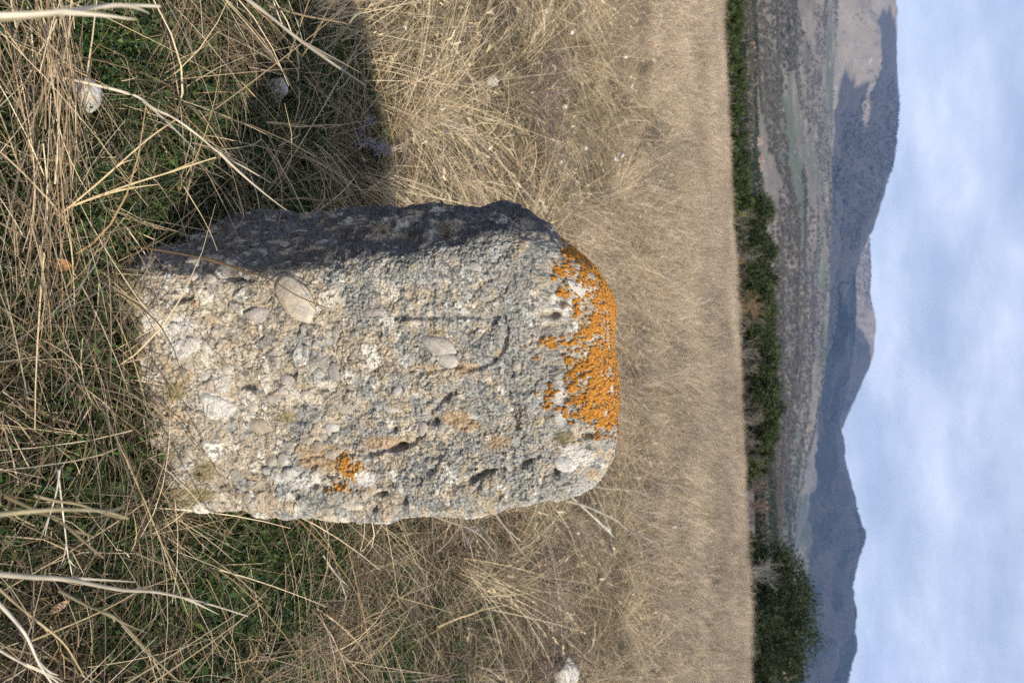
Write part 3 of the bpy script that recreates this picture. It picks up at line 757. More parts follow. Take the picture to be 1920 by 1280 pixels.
def spaced(r0, r1, step, g, half=0.5, pad=0.3):
    out = []; y = r0
    while y < r1:
        w = y * half + pad; s = step(y) if callable(step) else step
        k = max(2, int(2 * w / s) + 1)
        for i_ in range(k):
            out.append((-w + 2 * w * (i_ + .5) / k + g.normal() * s * .18, y + g.normal() * s * .18))
        y += s
    P = np.array(out); return np.concatenate([P, H(P[:, 0], P[:, 1])[:, None]], 1)
# straw mat: near ground
PL = [proto('straw_patch', straw_patch(s, .30, 600, (.025, .24), (.0007, .0022), .035, .28, 0, STRAW, (.6, 1.2), dark=900), M_BLADE) for s in range(5)]
pts = spaced(0.60, 2.35, 0.30, rg)
nn = len(pts); scatter('straw_litter', pts, rot_z(nn, rg, .04), rg.uniform(.9, 1.15, nn), PL, 'matted fallen straw and dead grass over the near ground', 'straw', M_BLADE)
# middle distance: half-standing dry grass
PM = [proto('meadow_patch', straw_patch(20 + s, .60, 1400, (.04, .30), (.0012, .0032), .03, .80, .45, STRAW, (.7, 1.45), dark=900), M_BLADE) for s in range(5)]
pts = spaced(2.1, 8.5, lambda y: .50 + .03 * y, rg)
nn = len(pts); rz = rot_z(nn, rg, .05); rz[:, 2] = rg.normal(size=nn) * 1.2
scatter('meadow_straw', pts, rz, rg.uniform(.9, 1.2, nn), PM, 'half standing tangled dry grass behind the stone', 'grass', M_BLADE)
# green undergrowth
PG = [proto('green_clump', greens(60 + s, 120, .06), M_GREEN) for s in range(5)]
pts = np.concatenate([wedge(1900, 0.62, 2.1, rg, 0.5), wedge(420, 2.0, 4, rg, 0.5)])
gm = fbm(pts * np.array([1, 1, 0]), 0.35, 71, 3)
lim = 0.41 + 0.20 * sstep(1.5, 2.6, pts[:, 1])
near_stone = np.exp(-((pts[:, 1] - 1.00 - .15 * pts[:, 0]) / .14) ** 2) * (np.abs(pts[:, 0] - .1) < .4)
pts = pts[(gm + near_stone * .14 > lim) & clear_of_stone(pts, 0.0)]
nn = len(pts); scatter('green_undergrowth', pts, rot_z(nn, rg, .1), rg.uniform(.7, 1.4, nn), PG, 'small green leaves and fresh grass around the stone foot', 'undergrowth', M_GREEN)
# loose dry tufts
PT = [proto('tuft_clump', tuft(80 + s, 22, .03, (.10, .38), (.0014, .0034), lean=(.35, .1, -.35), spread=.5, br=(.9, 1.45)), M_BLADE) for s in range(6)]
pts = np.concatenate([wedge(110, 0.62, 1.9, rg, 0.5), wedge(620, 1.75, 9, rg, 0.48)])
pts = pts[clear_of_stone(pts, 0.03)]
nn = len(pts); rz = rot_z(nn, rg, .12); rz[:, 2] = rg.normal(size=nn) * 1.1
scatter('dry_grass_tufts', pts, rz, rg.uniform(.6, 1.15, nn) * (1 + .35 * sstep(2.5, 6, pts[:, 1])), PT, 'loose dry grass tufts across the middle of the meadow', 'grass', M_BLADE)
# long arching tufts, the blades of each lying one way
PA = [proto('arching_tuft', tuft(180 + s, 40, .05, (.18, .50), (.0012, .0030), lean=(.45, -.05, -.15), spread=.22, br=(.95, 1.5), pal=STRAW[[0, 2, 5, 1, 2]], nseg=6, heads=.3), M_BLADE) for s in range(6)]
pts = np.concatenate([wedge(26, 1.75, 2.6, rg, .46), wedge(420, 2.4, 13, rg, .47), np.array([at_z(a, b, 0.) for a, b in [(600, 60), (640, 30), (660, 110), (700, 60), (690, 160), (740, 120), (735, 200), (770, 250), (760, 60), (800, 180), (560, 30), (820, 300), (1060, 960), (1020, 985), (1090, 985)]])]); pts = pts[clear_of_stone(pts, .06)]
nn = len(pts); rz = rot_z(nn, rg, .08); rz[:, 2] = np.where(rg.random(nn) < .3, math.pi, 0) + rg.normal(size=nn) * .6
scatter('arching_grass', pts, rz, rg.uniform(.65, 1.15, nn), PA, 'long pale arching grass tufts behind the stone', 'grass', M_BLADE)
# brown weeds
WEED = np.array([(.17, .125, .10), (.21, .155, .13), (.13, .10, .085), (.24, .19, .16)])
def weed(seed):
    g = np.random.default_rng(seed); k = 30
    b = np.concatenate([g.normal(size=(k, 2)) * .03, np.zeros((k, 1))], 1); d = unit(np.array([0, 0, 1.]) + g.normal(size=(k, 3)) * .45)
    L_ = g.uniform(.06, .2, k); c0 = rnd_col(g, k, WEED); out = [ribbons(b, d, L_, np.full(k, .0016), g.normal(size=(k, 3)) * .1, 3, c0, g, .6)]
    for _ in range(6):
        e = b + d * L_[:, None] * g.uniform(.3, 1, (k, 1)); d2 = unit(d * .6 + g.normal(size=(k, 3)))
        out.append(ribbons(e, d2, g.uniform(.012, .04, k), np.full(k, .0030), g.normal(size=(k, 3)) * .3, 2, c0 * g.uniform(.8, 1.4, (k, 1)), g, .5))
    return out
PW = [proto('weed_clump', weed(160 + s), M_BLADE) for s in range(4)]
pts = np.concatenate([wedge(160, 1.7, 3.2, rg, .48), wedge(700, 3.0, 10, rg, .48), wedge(900, 9, 34, rg, .47)]); q_ = fbm(pts * np.array([.6, 1.6, 0]), .9, 88, 3); pts = pts[(q_ > .56) & clear_of_stone(pts, .05)]
nn = len(pts); scatter('brown_weeds', pts, rot_z(nn, rg, .1), rg.uniform(.7, 1.4, nn) * (1 + 1.0 * sstep(8, 25, pts[:, 1])), PW, 'brownish violet dead weeds among the meadow grass', 'weeds', M_BLADE)
# field grass
PALE = np.array([(.53, .425, .30), (.42, .33, .22), (.63, .53, .40), (.24, .18, .12), (.49, .40, .30), (.33, .25, .17)])
def field_patch(seed, R, n_, hmul):
    g = np.random.default_rng(seed); r = R * np.sqrt(g.random(n_)); a0 = g.random(n_) * 6.283
    b = np.stack([r * np.cos(a0), r * np.sin(a0), np.zeros(n_)], 1)
    Pn = b * np.array([1, 1, 0]) + seed * 9.1; dn = fbm(Pn, .30, seed, 3)
    keep = dn > 0.50; b = b[keep]; dn = dn[keep]; n_ = len(b)
    cd = np.stack([fbm(Pn[keep], .5, seed + 7, 2) - .5, fbm(Pn[keep], .5, seed + 8, 2) - .5, np.zeros(n_)], 1) * 1.6
    d = unit(np.array([.22, 0, 1.]) + cd + g.normal(size=(n_, 3)) * np.array([.16, .16, .1]))
    L_ = (.14 + .40 * g.random(n_) ** 1.6) * hmul * (0.2 + 1.6 * dn)
    bd = d * np.array([1, 1, 0]) * g.uniform(.1, .6, (n_, 1)) - np.array([0, 0, 1]) * g.uniform(.0, .14, (n_, 1))
    c0 = rnd_col(g, n_, PALE, (.7, 1.3)) * (0.6 + 0.8 * fbm(Pn[keep], .3, seed + 2, 2))[:, None]
    W = g.uniform(.0028, .0066, n_); out = [ribbons(b, d, L_, W, bd, 3, c0, g, .35, c0 * 1.1)]
    k = n_ // 3; e = b[:k] + (d[:k] + bd[:k]) * L_[:k, None]; td = unit(d[:k] + 2 * bd[:k])
    out.append(ribbons(e - td * .05, td, np.full(k, .09), np.full(k, .0048), g.normal(size=(k, 3)) * .15, 2, c0[:k] * 1.12, g, .2))
    return out
PF = [proto('field_patch', field_patch(100 + s, 1.1, 2300, 1.0), M_BLADE) for s in range(5)]
pts = np.concatenate([spaced(4.2, 6.6, 1.7, rg, .47, .6), spaced(6.5, 52, lambda y: 1.0 + .012 * y, rg, .47, 1.0)])
nn = len(pts); rz = rot_z(nn, rg, .03); rz[:, 2] = rg.normal(size=nn) * .8
uneven = (0.45 + 1.1 * fbm(pts * np.array([.22, .55, 0]), 1.0, 83, 3)) * np.where((pts[:, 1] > 30) & (rg.random(nn) < .16), 1.35, 1.0)
scatter('field_grass', pts, rz, rg.uniform(.85, 1.2, nn) * uneven * 0.66 * (0.72 + .12 * sstep(4, 8, pts[:, 1]) + .25 * sstep(8, 20, pts[:, 1])), PF, 'pale dry field grass standing towards the meadow edge', 'grass', M_BLADE)

# taller stalks standing out of the field
PS = [proto('tall_stalks', tuft(220 + s, 16, .16, (.28, .62), (.0040, .0075), lean=(.25, 0, 0), spread=.20, br=(.75, 1.4), pal=PALE, nseg=4, heads=.3), M_BLADE) for s in range(6)]
pts = np.concatenate([wedge(260, 6, 14, rg, .47), wedge(520, 12, 30, rg, .47), wedge(420, 28, 46, rg, .47)]); pts = pts[fbm(pts * np.array([.5, 1.0, 0]), 1.5, 93, 3) > .46]
nn = len(pts); rz = rot_z(nn, rg, .08); rz[:, 2] = rg.normal(size=nn) * .7
scatter('tall_field_stalks', pts, rz, rg.uniform(.5, .95, nn), PS, 'taller dry stalks rising above the field grass', 'grass', M_BLADE)

# ------------------------------------------------------------------ prominent single stalks
def tube(pts, r0, r1, colr, nsub=8, q=6):
    P = np.array(pts, float); k = len(P)
    tt = np.linspace(0, k - 1, nsub * (k - 1) + 1); out = []
    for t in tt:                                # Catmull-Rom
        i_ = min(int(t), k - 2); u = t - i_
        p0 = P[max(i_ - 1, 0)]; p1 = P[i_]; p2 = P[i_ + 1]; p3 = P[min(i_ + 2, k - 1)]
        out.append(0.5 * ((2 * p1) + (-p0 + p2) * u + (2 * p0 - 5 * p1 + 4 * p2 - p3) * u * u + (-p0 + 3 * p1 - 3 * p2 + p3) * u ** 3))
    Cn = np.array(out); m_ = len(Cn)
    tn = unit(np.gradient(Cn, axis=0)); s1 = unit(np.cross(tn, np.array([.3, .5, .8]))); s2 = np.cross(tn, s1)
    rad = np.linspace(r0, r1, m_)[:, None]
    V = np.stack([Cn + (s1 * math.cos(a) + s2 * math.sin(a) * .7) * rad for a in np.arange(q) * 2 * math.pi / q], 1).reshape(-1, 3)
    i_ = np.arange(m_ - 1)[:, None] * q; j_ = np.arange(q)[None, :]
    Fq = np.stack([i_ + j_, i_ + (j_ + 1) % q, i_ + q + (j_ + 1) % q, i_ + q + j_], -1).reshape(-1, 4)
    ang_ = np.tile(np.arange(q), m_); vr = (0.62 + 0.75 * fbm(V, 0.012, 5, 3)) * (0.82 + 0.36 * _hash(ang_, ang_ * 3, ang_ * 0, int(abs(P[0][0]) * 9999)))
    return V, Fq, np.array(colr)[None, :] * vr[:, None]
PAL_ = dict(pale=(.55, .48, .36), straw=(.45, .35, .20), tan=(.38, .29, .16), brown=(.28, .18, .09), olive=(.34, .29, .17), white=(.60, .54, .43))
def stalk(pts, w, colr, label, group='single dry grass stalks'):
    Q = [at_z(p_[0], p_[1], p_[2]) if len(p_) == 3 else at_y(p_[0], p_[1], p_[2]) for p_ in pts]
    base = Q[0].copy()
    dist = np.mean([np.linalg.norm(q_ - np.array([0, 0, 1.])) for q_ in Q])
    r = w * dist / FPX * 0.5
    g = np.random.default_rng(int(abs(pts[0][0] * 7 + pts[0][1] * 13)) + 3)
    Qd = [Q[0]]
    for a_, b_ in zip(Q[:-1], Q[1:]):
        L_ = np.linalg.norm(b_ - a_); Qd += [a_ + (b_ - a_) * .5 + g.normal(size=3) * L_ * .016, b_ + (g.normal(size=3) * L_ * .008)]
    V, Fq, Cc = tube(Qd, r * .92, r * .42, PAL_[colr], 6)
    parts = [(V, Fq, Cc)]
    if w >= 4.5:
        for _ in range(2):
            t_ = g.uniform(.15, .75) * (len(Qd) - 1); i_ = int(t_); p_ = Qd[i_] + (Qd[i_ + 1] - Qd[i_]) * (t_ - i_); d_ = unit(Qd[i_ + 1] - Qd[i_])
            tot = np.linalg.norm(Q[-1] - Q[0])
            parts.append(ribbons(p_[None], unit(d_ + g.normal(size=3) * .10)[None], np.array([tot * g.uniform(.15, .4)]), np.array([r * 1.3]), (g.normal(size=(1, 3)) * .12), 6, np.array([PAL_[colr]]) * g.uniform(.75, 1.05), g, .15))
    V, Fq, Cc = join(parts)
    o = obj('grass_stalk', mesh_np('grass_stalk', V - base, Fq, M_BLADE, Cc)); o.location = base
    tag(o, label, 'grass stalk', group); return o
Yf = lambda x, y, Y: (x, y, Y, 'y')
stalk([(430, -25, .20), (560, 72, .26), (684, 160, .22)], 9, 'pale', 'thick pale stalk slanting across the dark shadow at the left edge')
stalk([(110, 404, .04), (235, 296, .16), (330, 226, .18)], 6, 'straw', 'straw stalk meeting the tip of another, left of the stone foot')
stalk([(90, 140, .03), (250, 178, .12), (330, 224, .18), (410, 285, .20), (508, 340, .14)], 6.5, 'pale', 'long bent pale stalk ending in the shadow beside the stone')
stalk([(96, 402, .03), (230, 350, .12), (320, 322, .18), (404, 296, .22)], 7, 'straw', 'golden stalk lying along the lower rim of the shadow')
stalk([(-30, 30, .55), (120, 20, .57), (300, 11, .57)], 12, 'pale', 'blurred pale stalk close to the lens, topmost at the left')
stalk([(-20, 40, .52), (110, 28, .54), (240, 36, .50)], 8, 'olive', 'blurred olive stalk close under the topmost pale one')
stalk([(-20, 966, .52), (120, 956, .53), (240, 972, .48)], 9, 'olive', 'blurred stalk close to the lens, right of the stone foot')
stalk([(10, 930, .42), (110, 976, .46), (195, 1046, .40)], 8, 'tan', 'tan blurred stalk drooping to the right near the lens')
stalk([(-20, 1074, .36), (130, 1087, .36), (300, 1112, .30), (462, 1150, .20)], 8, 'pale', 'longest pale stalk running up through the right foreground')
stalk([(110, 1106, .26), (220, 1162, .30), (330, 1275, .26)], 7, 'olive', 'olive stalk crossing below the longest pale stalk')
stalk([(-15, 1118, .30), (50, 1190, .31), (100, 1290, .28)], 8, 'white', 'whitish thick stalk in the lowest right corner')
stalk([(-10, 1095, .24), (65, 1160, .27), (160, 1268, .22)], 6, 'straw', 'straw stalk parallel to the whitish corner stalk')
stalk([(-10, 1212, .22), (50, 1246, .24), (120, 1286, .22)], 6, 'pale', 'short pale stalk cut off by the right corner')
stalk([(60, 1200, .06), (170, 1155, .10), (260, 1108, .12), (325, 1082, .08)], 5, 'tan', 'tan stalk crossing the longest pale stalk')
stalk([(108, 880, .10), (118, 960, .10), (128, 1040, .06), (138, 1090, .04)], 4.5, 'white', 'thin whitish straw lying sideways in the right foreground')
stalk([(112, 880, .12), (96, 950, .08), (84, 1005, .06)], 5, 'white', 'bleached straw crossing behind the thin whitish one')
stalk([(62, 928, .14), (150, 947, .16), (232, 970, .10)], 6, 'straw', 'straw stalk close to the foot of the stone, right side')
stalk([(374, 955, .02), (378, 1010, .03), (386, 1080, .02)], 6, 'white', 'flat whitish straw on green moss right of the stone')
stalk([(606, 1040, .04), (636, 1085, .06), (648, 1120, .05), (638, 1158, .02)], 5, 'white', 'kinked bleached straw lying right of the stone')
stalk([(517, 1095, .02), (527, 1150, .05), (520, 1205, .02)], 6, 'pale', 'short pale straw lying at the right side')
stalk([(915, 945, .10), (955, 1000, .14), (1005, 1062, .10)], 5, 'pale', 'pale stalk slanting away from the right side of the stone')
stalk([(800, 962, .06), (870, 985, .16), (910, 1012, .18), (928, 1035, .14)], 4.5, 'pale', 'arched pale stalk beside the right flank of the stone')
stalk([(1060, 938, .10), (1130, 962, .22), (1175, 992, .27), (1232, 1024, .26)], 5, 'pale', 'pale arching stalk behind the upper right of the stone')
stalk([(1070, 930, .08), (1120, 975, .18), (1152, 1005, .19)], 4.5, 'white', 'whitish stalk just under the pale arching one')
stalk([(1100, 905, .15), (1160, 915, .24), (1230, 938, .26)], 4, 'pale', 'slender stalk springing from behind the stone top')
stalk([(680, 1160, .04), (755, 1118, .10), (820, 1090, .12)], 4.5, 'straw', 'straw stalk in the right middle ground, leaning left')
stalk([(820, 1175, .05), (900, 1140, .08), (985, 1085, .10)], 4.5, 'straw', 'straw stalk leaning left behind another one')
stalk([(540, 108, .12), (560, 55, .2), (580, -5, .26)], 5, 'straw', 'leftmost golden stalk of four fanning over the shadow')
stalk([(566, 106, .12), (600, 45, .2), (630, -5, .26)], 5, 'straw', 'second golden stalk of four fanning over the shadow')
stalk([(612, 92, .12), (660, 38, .2), (708, -5, .26)], 5, 'pale', 'third golden stalk of four fanning over the shadow')
stalk([(640, 78, .12), (690, 35, .2), (750, -5, .24)], 4.5, 'straw', 'last golden stalk of four fanning over the shadow')
stalk([(505, 12, .16), (640, 42, .2), (745, 50, .14)], 4, 'tan', 'thin tan stalk crossing the fanned stalks')
stalk([(752, 50, .10), (700, 84, .12), (640, 128, .08)], 4, 'pale', 'thin pale stalk at the far rim of the shadow')
stalk([(500, 230, .10), (560, 238, .12), (640, 232, .08)], 4.5, 'tan', 'pale stalk lying in the shadow left of the stone')
stalk([(500, 375, .05), (560, 372, .08), (655, 372, .10)], 6, 'tan', 'dim thick stalk pressed along the shaded side')
stalk([Yf(255, 462, 1.05), Yf(400, 488, 1.06), Yf(505, 522, 1.07), Yf(612, 578, 1.085)], 4.5, 'brown', 'brown dead stem leaning across the stone face')
stalk([Yf(575, 560, 1.085), Yf(600, 592, 1.10), Yf(650, 645, 1.115)], 2.5, 'brown', 'thin forked tip of the brown stem on the stone')
stalk([Yf(345, 350, 1.00), Yf(380, 405, 1.03), Yf(408, 470, 1.06)], 3, 'straw', 'thin straw leaning on the shaded corner of the stone')
stalk([Yf(290, 752, 1.02), Yf(330, 778, 1.06), Yf(372, 800, 1.10)], 3.5, 'brown', 'dark stem leaning on the lower middle of the stone')

# ------------------------------------------------------------------ small ground things
m, n, l, bs = new_mat('ground_rock')
p = geo_pos(n)
cc = ramp(n, l, noise(n, l, 60, 6, 0.7, p), [(0.28, (.20, .19, .17)), (0.5, (.45, .43, .38)), (0.7, (.62, .60, .55))])
l.new(cc, bs.inputs['Base Color']); bs.inputs['Roughness'].default_value = .9
bump(n, l, noise(n, l, 180, 5, .7, p), .8, .004, bs)
M_ROCK = m
ROCKS = [rock_mesh('rock_shape', 300 + s, 3, .35, mat=M_ROCK) for s in range(4)]
def rock(px, py, z, a, b, c, rot, label, k=0):
    P = at_z(px, py, z); o = obj('stone', ROCKS[k % 4]); o.location = P; o.scale = (a, b, c); o.rotation_euler = (0.2, 0.1, rot)
    tag(o, label, 'stone', 'small pale stones in the grass'); return o
rock(163, 180, .032, .028, .026, .022, .6, 'rounded pale cream stone in the grass, nearest the lower left', 0)
rock(272, 90, .015, .010, .008, .007, .4, 'tiny white stone in green moss above the cream stone', 1)
rock(1056, 1258, .06, .11, .085, .09, .9, 'jagged grey white stone at the right rim of the meadow', 2)
rock(921, 150, .06, .036, .03, .032, .2, 'grey white stone behind the shadow at the left', 3)
rock(903, 160, .02, .016, .014, .012, 1.2, 'small stone touching the grey white one at the left', 0)
rock(520, 168, .02, .035, .03, .022, 2.1, 'dark stone half sunk in the shadow at the left', 1)
rock(1142, 992, .06, .02, .018, .016, 0.3, 'small grey stone behind the right of the stone', 2)
# snail shells
m, n, l, bs = new_mat('snail_shell')
p = geo_pos(n)
cc = ramp(n, l, noise(n, l, 160, 3, .5, p), [(0.35, (.48, .42, .36)), (0.6, (.74, .70, .64))])
l.new(cc, bs.inputs['Base Color']); bs.inputs['Roughness'].default_value = .55
M_SHELL = m
def shell_mesh():
    nt, q = 60, 10; V = []
    for i_ in range(nt + 1):
        t = i_ / nt * 2.6 * 2 * math.pi; g_ = math.exp(.16 * (t - 2.6 * 2 * math.pi))
        cx, cy, cz = .62 * g_ * math.cos(t), .62 * g_ * math.sin(t), -.75 * g_ + .8
        for j_ in range(q):
            a = j_ / q * 2 * math.pi; rad = .45 * g_
            V.append((cx + rad * math.cos(a) * math.cos(t), cy + rad * math.cos(a) * math.sin(t), cz + rad * math.sin(a)))
    Fq = [[i_ * q + j_, i_ * q + (j_ + 1) % q, (i_ + 1) * q + (j_ + 1) % q, (i_ + 1) * q + j_] for i_ in range(nt) for j_ in range(q)]
    return mesh_np('snail_shell', np.array(V), np.array(Fq), M_SHELL)
SH = shell_mesh()
SHL = [(1060, 200, 'white snail shell low in straw, nearest the stone on the left'), (1172, 105, 'white snail shell on a stem at the upper left'), (1185, 162, 'largest white snail shell left of the stone top'),
       (1196, 38, 'snail shell highest up near the left rim'), (1053, 305, 'snail shell in straw close above the stone corner'), (1166, 293, 'snail shell of a pair behind the stone, left one'),
       (1155, 296, 'snail shell of a pair behind the stone, right one'), (1098, 278, 'small snail shell at the end of a pale stalk'), (1074, 62, 'snail shell on straw near the left rim'),
       (1082, 1000, 'white snail shell right of the stone shoulder'), (1025, 20, 'lowest snail shell at the left rim'), (1262, 985, 'far snail shell on stems at the right'), (757, 52, 'snail shell beyond the shadow at the left rim')]
rs = np.random.default_rng(5)
for px, py, lb in SHL:
    P = at_z(px, py, .13); s = .0075 * P[1] / 2.2 * 1.25
    o = obj('snail_shell', SH); o.location = P; o.scale = (s, s, s); o.rotation_euler = tuple(rs.random(3) * 6.28)
    tag(o, lb, 'snail shell', 'white snail shells in the dry grass')
# greyish dried herbs
def herb(px, py, h, seed, label, colr=(.30, .28, .31)):
    P = at_z(px, py, 0.0); g = np.random.default_rng(seed); root = empty('dried_herb', P)
    tag(root, label, 'dried plant', 'grey dried herbs in the grass')
    for _ in range(6):
        d = unit(np.array([0, 0, .8]) + g.normal(size=3) * .55); L_ = h * g.uniform(.7, 1.1)
        k = 16; t = np.linspace(.25, 1, k)[:, None]
        ctr = d * L_ * t + np.array([0, 0, -.15]) * L_ * t * t
        V, Fq, Cc = tube([np.zeros(3), d * L_ * .5 + np.array([0, 0, -.0375]) * L_, d * L_ + np.array([0, 0, -.15]) * L_], .0012, .0006, colr, 5, 5)
        parts = [(V, Fq, Cc)]
        dd_ = unit(g.normal(size=(k * 5, 3)) + d * .8)
        parts.append(ribbons(np.repeat(ctr, 5, 0), dd_, g.uniform(.006, .016, k * 5), g.uniform(.002, .0045, k * 5), g.normal(size=(k * 5, 3)) * .4, 3, np.array(colr) * g.uniform(.7, 1.35, (k * 5, 1)), g, .3))
        V, Fq, Cc = join(parts)
        o = obj('stem', mesh_np('herb_stem', V, Fq, M_TWIG, Cc), root)
herb(655, 262, .11, 1, 'pale grey dried herb standing in the stone shadow')
herb(690, 285, .09, 2, 'second grey dried herb in the shadow nearer the stone')
herb(828, 232, .09, 3, 'violet grey herb just beyond the shadow')
herb(800, 165, .08, 4, 'violet grey herb farthest left beyond the shadow')
herb(1008, 330, .10, 9, 'grey herb behind the left shoulder of the stone', (.27, .23, .22))
herb(870, 1000, .09, 5, 'grey herb at the right flank of the stone')
herb(1170, 1090, .16, 6, 'grey brown herb in the right middle distance', (.27, .23, .22))
herb(1140, 150, .18, 7, 'dark brown bushy herb behind the shells', (.20, .15, .13))
herb(1150, 190, .18, 8, 'dark brown herb beside the bushy one', (.20, .15, .13))
# curled brown leaf
def leaf(px, py, z, L_, colr, rot, label):
    P = at_z(px, py, z); k = 9; V = []; t = np.linspace(0, 1, k)
    for q_ in t:
        w = .32 * math.sin(math.pi * min(1, q_ * .95 + .04)) * L_
        for s in (-1, -.5, 0, .5, 1): V.append((q_ * L_, s * w, (abs(s) ** 1.5 * .18 + .25 * q_ * q_ + .03 * math.sin(9 * q_ + 3 * s)) * L_))
    Fq = [[a * 5 + b, a * 5 + b + 1, a * 5 + b + 6, a * 5 + b + 5] for a in range(k - 1) for b in range(4)]
    V = np.array(V); Cc = np.array(colr) * (0.7 + .6 * fbm(V, .006, 3, 2))[:, None]
    o = obj('dead_leaf', mesh_np('dead_leaf', V, np.array(Fq), M_BLADE, Cc)); o.location = P; o.rotation_euler = (.4, -.3, rot); tag(o, label, 'leaf', 'dead leaves in the grass')
leaf(92, 490, .03, .030, (.34, .17, .07), 1.4, 'curled orange brown leaf in straw below the stone')
leaf(130, 735, .02, .022, (.42, .30, .22), 0.5, 'pinkish brown leaf bit in green grass below the stone')
leaf(88, 1148, .03, .03, (.30, .20, .13), 2.2, 'brown curled leaf in the right foreground')
# bundle of flattened straw, low left
g = np.random.default_rng(77); k = 260
ys = g.uniform(-30, 500, k); xs = 92 + 34 * g.normal(size=k) + (ys - 200) * -.03
B = np.array([at_z(a, b, .03 + .05 * g.random()) for a, b in zip(xs, ys)])
dr = unit(np.stack([np.sign(g.normal(size=k)) * 1.0, g.normal(size=k) * .28, g.normal(size=k) * .12], 1))
V, Fq, Cc = ribbons(B, dr, g.uniform(.06, .30, k), g.uniform(.001, .0024, k), g.normal(size=(k, 3)) * .12 - np.array([0, 0, .08]), 4, rnd_col(g, k, STRAW, (.9, 1.35)), g, .5)
o = obj('straw_bundle', mesh_np('straw_bundle', V, Fq, M_BLADE, Cc)); tag(o, 'flattened bundle of long straw in the lower left foreground', 'straw', kind='stuff')

# ------------------------------------------------------------------ trees along the meadow edge
def ground_at(py, r):
    a = azim(py); x, y = r * math.sin(a), r * math.cos(a); return np.array([x, y, float(H(np.array([x]), np.array([y]))[0])])
m, n, l, bs = new_mat('bark')
p = geo_pos(n); cc = ramp(n, l, noise(n, l, 9, 5, .6, p), [(0.3, (.06, .045, .035)), (0.7, (.15, .12, .10))])
l.new(cc, bs.inputs['Base Color']); bs.inputs['Roughness'].default_value = .95
M_BARK = m
def limbs(h, w, g, nl=7, r0=.14):
    parts = [tube([(0, 0, -.3), (g.normal() * .1, g.normal() * .1, h * .35), (g.normal() * .25, g.normal() * .25, h * .85)], r0, r0 * .25, (.2, .2, .2), 5, 7)]
    for _ in range(nl):
        z = h * g.uniform(.12, .6); a = g.random() * 6.283; e = np.array([math.cos(a) * w * .36, math.sin(a) * w * .36, z + h * g.uniform(.12, .3)])
        parts.append(tube([(0, 0, z), e * np.array([.5, .5, 1]) - np.array([0, 0, h * .04]), e], r0 * .4, r0 * .1, (.2, .2, .2), 4, 5))
    return join(parts)
def evergreen(py, r, h, w, seed, label, pal, group='evergreen trees along the meadow edge', nclump=60, flat=1.0, leaf_l=(.16, .34), shape=0.5, density=150, boxy=0.5):
    P = ground_at(py, r); g = np.random.default_rng(seed); root = empty('evergreen_tree', P)
    tag(root, label, 'tree', group)
    V, Fq, Cc = limbs(h, w, g); obj('trunk', mesh_np('trunk', V, Fq, M_BARK, Cc), root)
    parts = []
    for c in range(nclump):
        d = unit(g.normal(size=3)); q_ = g.random() ** .45
        z = h * (.50 + .44 * d[2] * q_); prof = max(0.05, 1 - (abs(z / h - shape * .9) / (1 - shape * .62)) ** 2) ** boxy
        ctr = np.array([d[0] * w * .44 * q_ * prof, d[1] * w * .44 * q_ * prof, z])
        rad = w * g.uniform(.085, .15); k = int(density * g.uniform(.7, 1.3))
        u_ = unit(g.normal(size=(k, 3))) * (g.random((k, 1)) ** .4) * rad * np.array([1, 1, .75])
        dirs = unit(u_ / rad + np.array([0, 0, .45]) + g.normal(size=(k, 3)) * .5)
        Ll = g.uniform(*leaf_l, size=k)
        tone = g.uniform(.65, 1.25)
        parts.append(ribbons(ctr + u_, dirs, Ll, Ll * g.uniform(.25, .5, k), g.normal(size=(k, 3)) * .2, 1, rnd_col(g, k, pal, (.7, 1.3)) * tone, g, .4))
    V, Fq, Cc = join(parts); obj('crown', mesh_np('crown', V, Fq, M_LEAF, Cc, smooth=False), root)
    return root
PINE = np.array([(.026, .042, .014), (.034, .052, .016), (.045, .060, .020), (.022, .034, .014)])
JUN = np.array([(.050, .072, .018), (.062, .085, .022), (.040, .058, .018), (.075, .090, .028)])
HED = np.array([(.032, .048, .014), (.045, .063, .016), (.024, .038, .012), (.065, .075, .020)])
evergreen(1150, 84, 7.6, 13.6, 1, 'big dark rounded evergreen tree, largest one, at the right', PINE, nclump=170, density=170, boxy=.22)
evergreen(1275, 88, 3.6, 5.0, 2, 'low dark evergreen tree cut by the right edge of the picture', PINE, nclump=60)
evergreen(1065, 88, 4.6, 4.6, 3, 'slim evergreen with spiky outline left of the largest tree', PINE, nclump=40, leaf_l=(.25, .5))
for py, r, h, w, lb in [(412, 88, 5.6, 6.9, 'evergreen tree at the left end of the tall hedge'), (470, 92, 5.9, 6.5, 'evergreen tree second from the left end of the hedge'),
                        (528, 95, 6.1, 6.9, 'evergreen tree behind the grey bare shrub in the hedge'), (590, 93, 6.0, 6.9, 'evergreen tree behind the orange tinged bare shrub'),
                        (655, 96, 5.9, 6.7, 'evergreen tree in the middle of the hedge'), (715, 96, 6.0, 6.9, 'evergreen tree right of the hedge middle'),
                        (770, 94, 5.9, 6.3, 'evergreen tree second from the right end of the hedge'), (822, 95, 5.7, 6.1, 'evergreen tree at the right end of the hedge')]:
    evergreen(py, r, h, w, int(py), lb, HED, nclump=85, shape=.5, density=140)
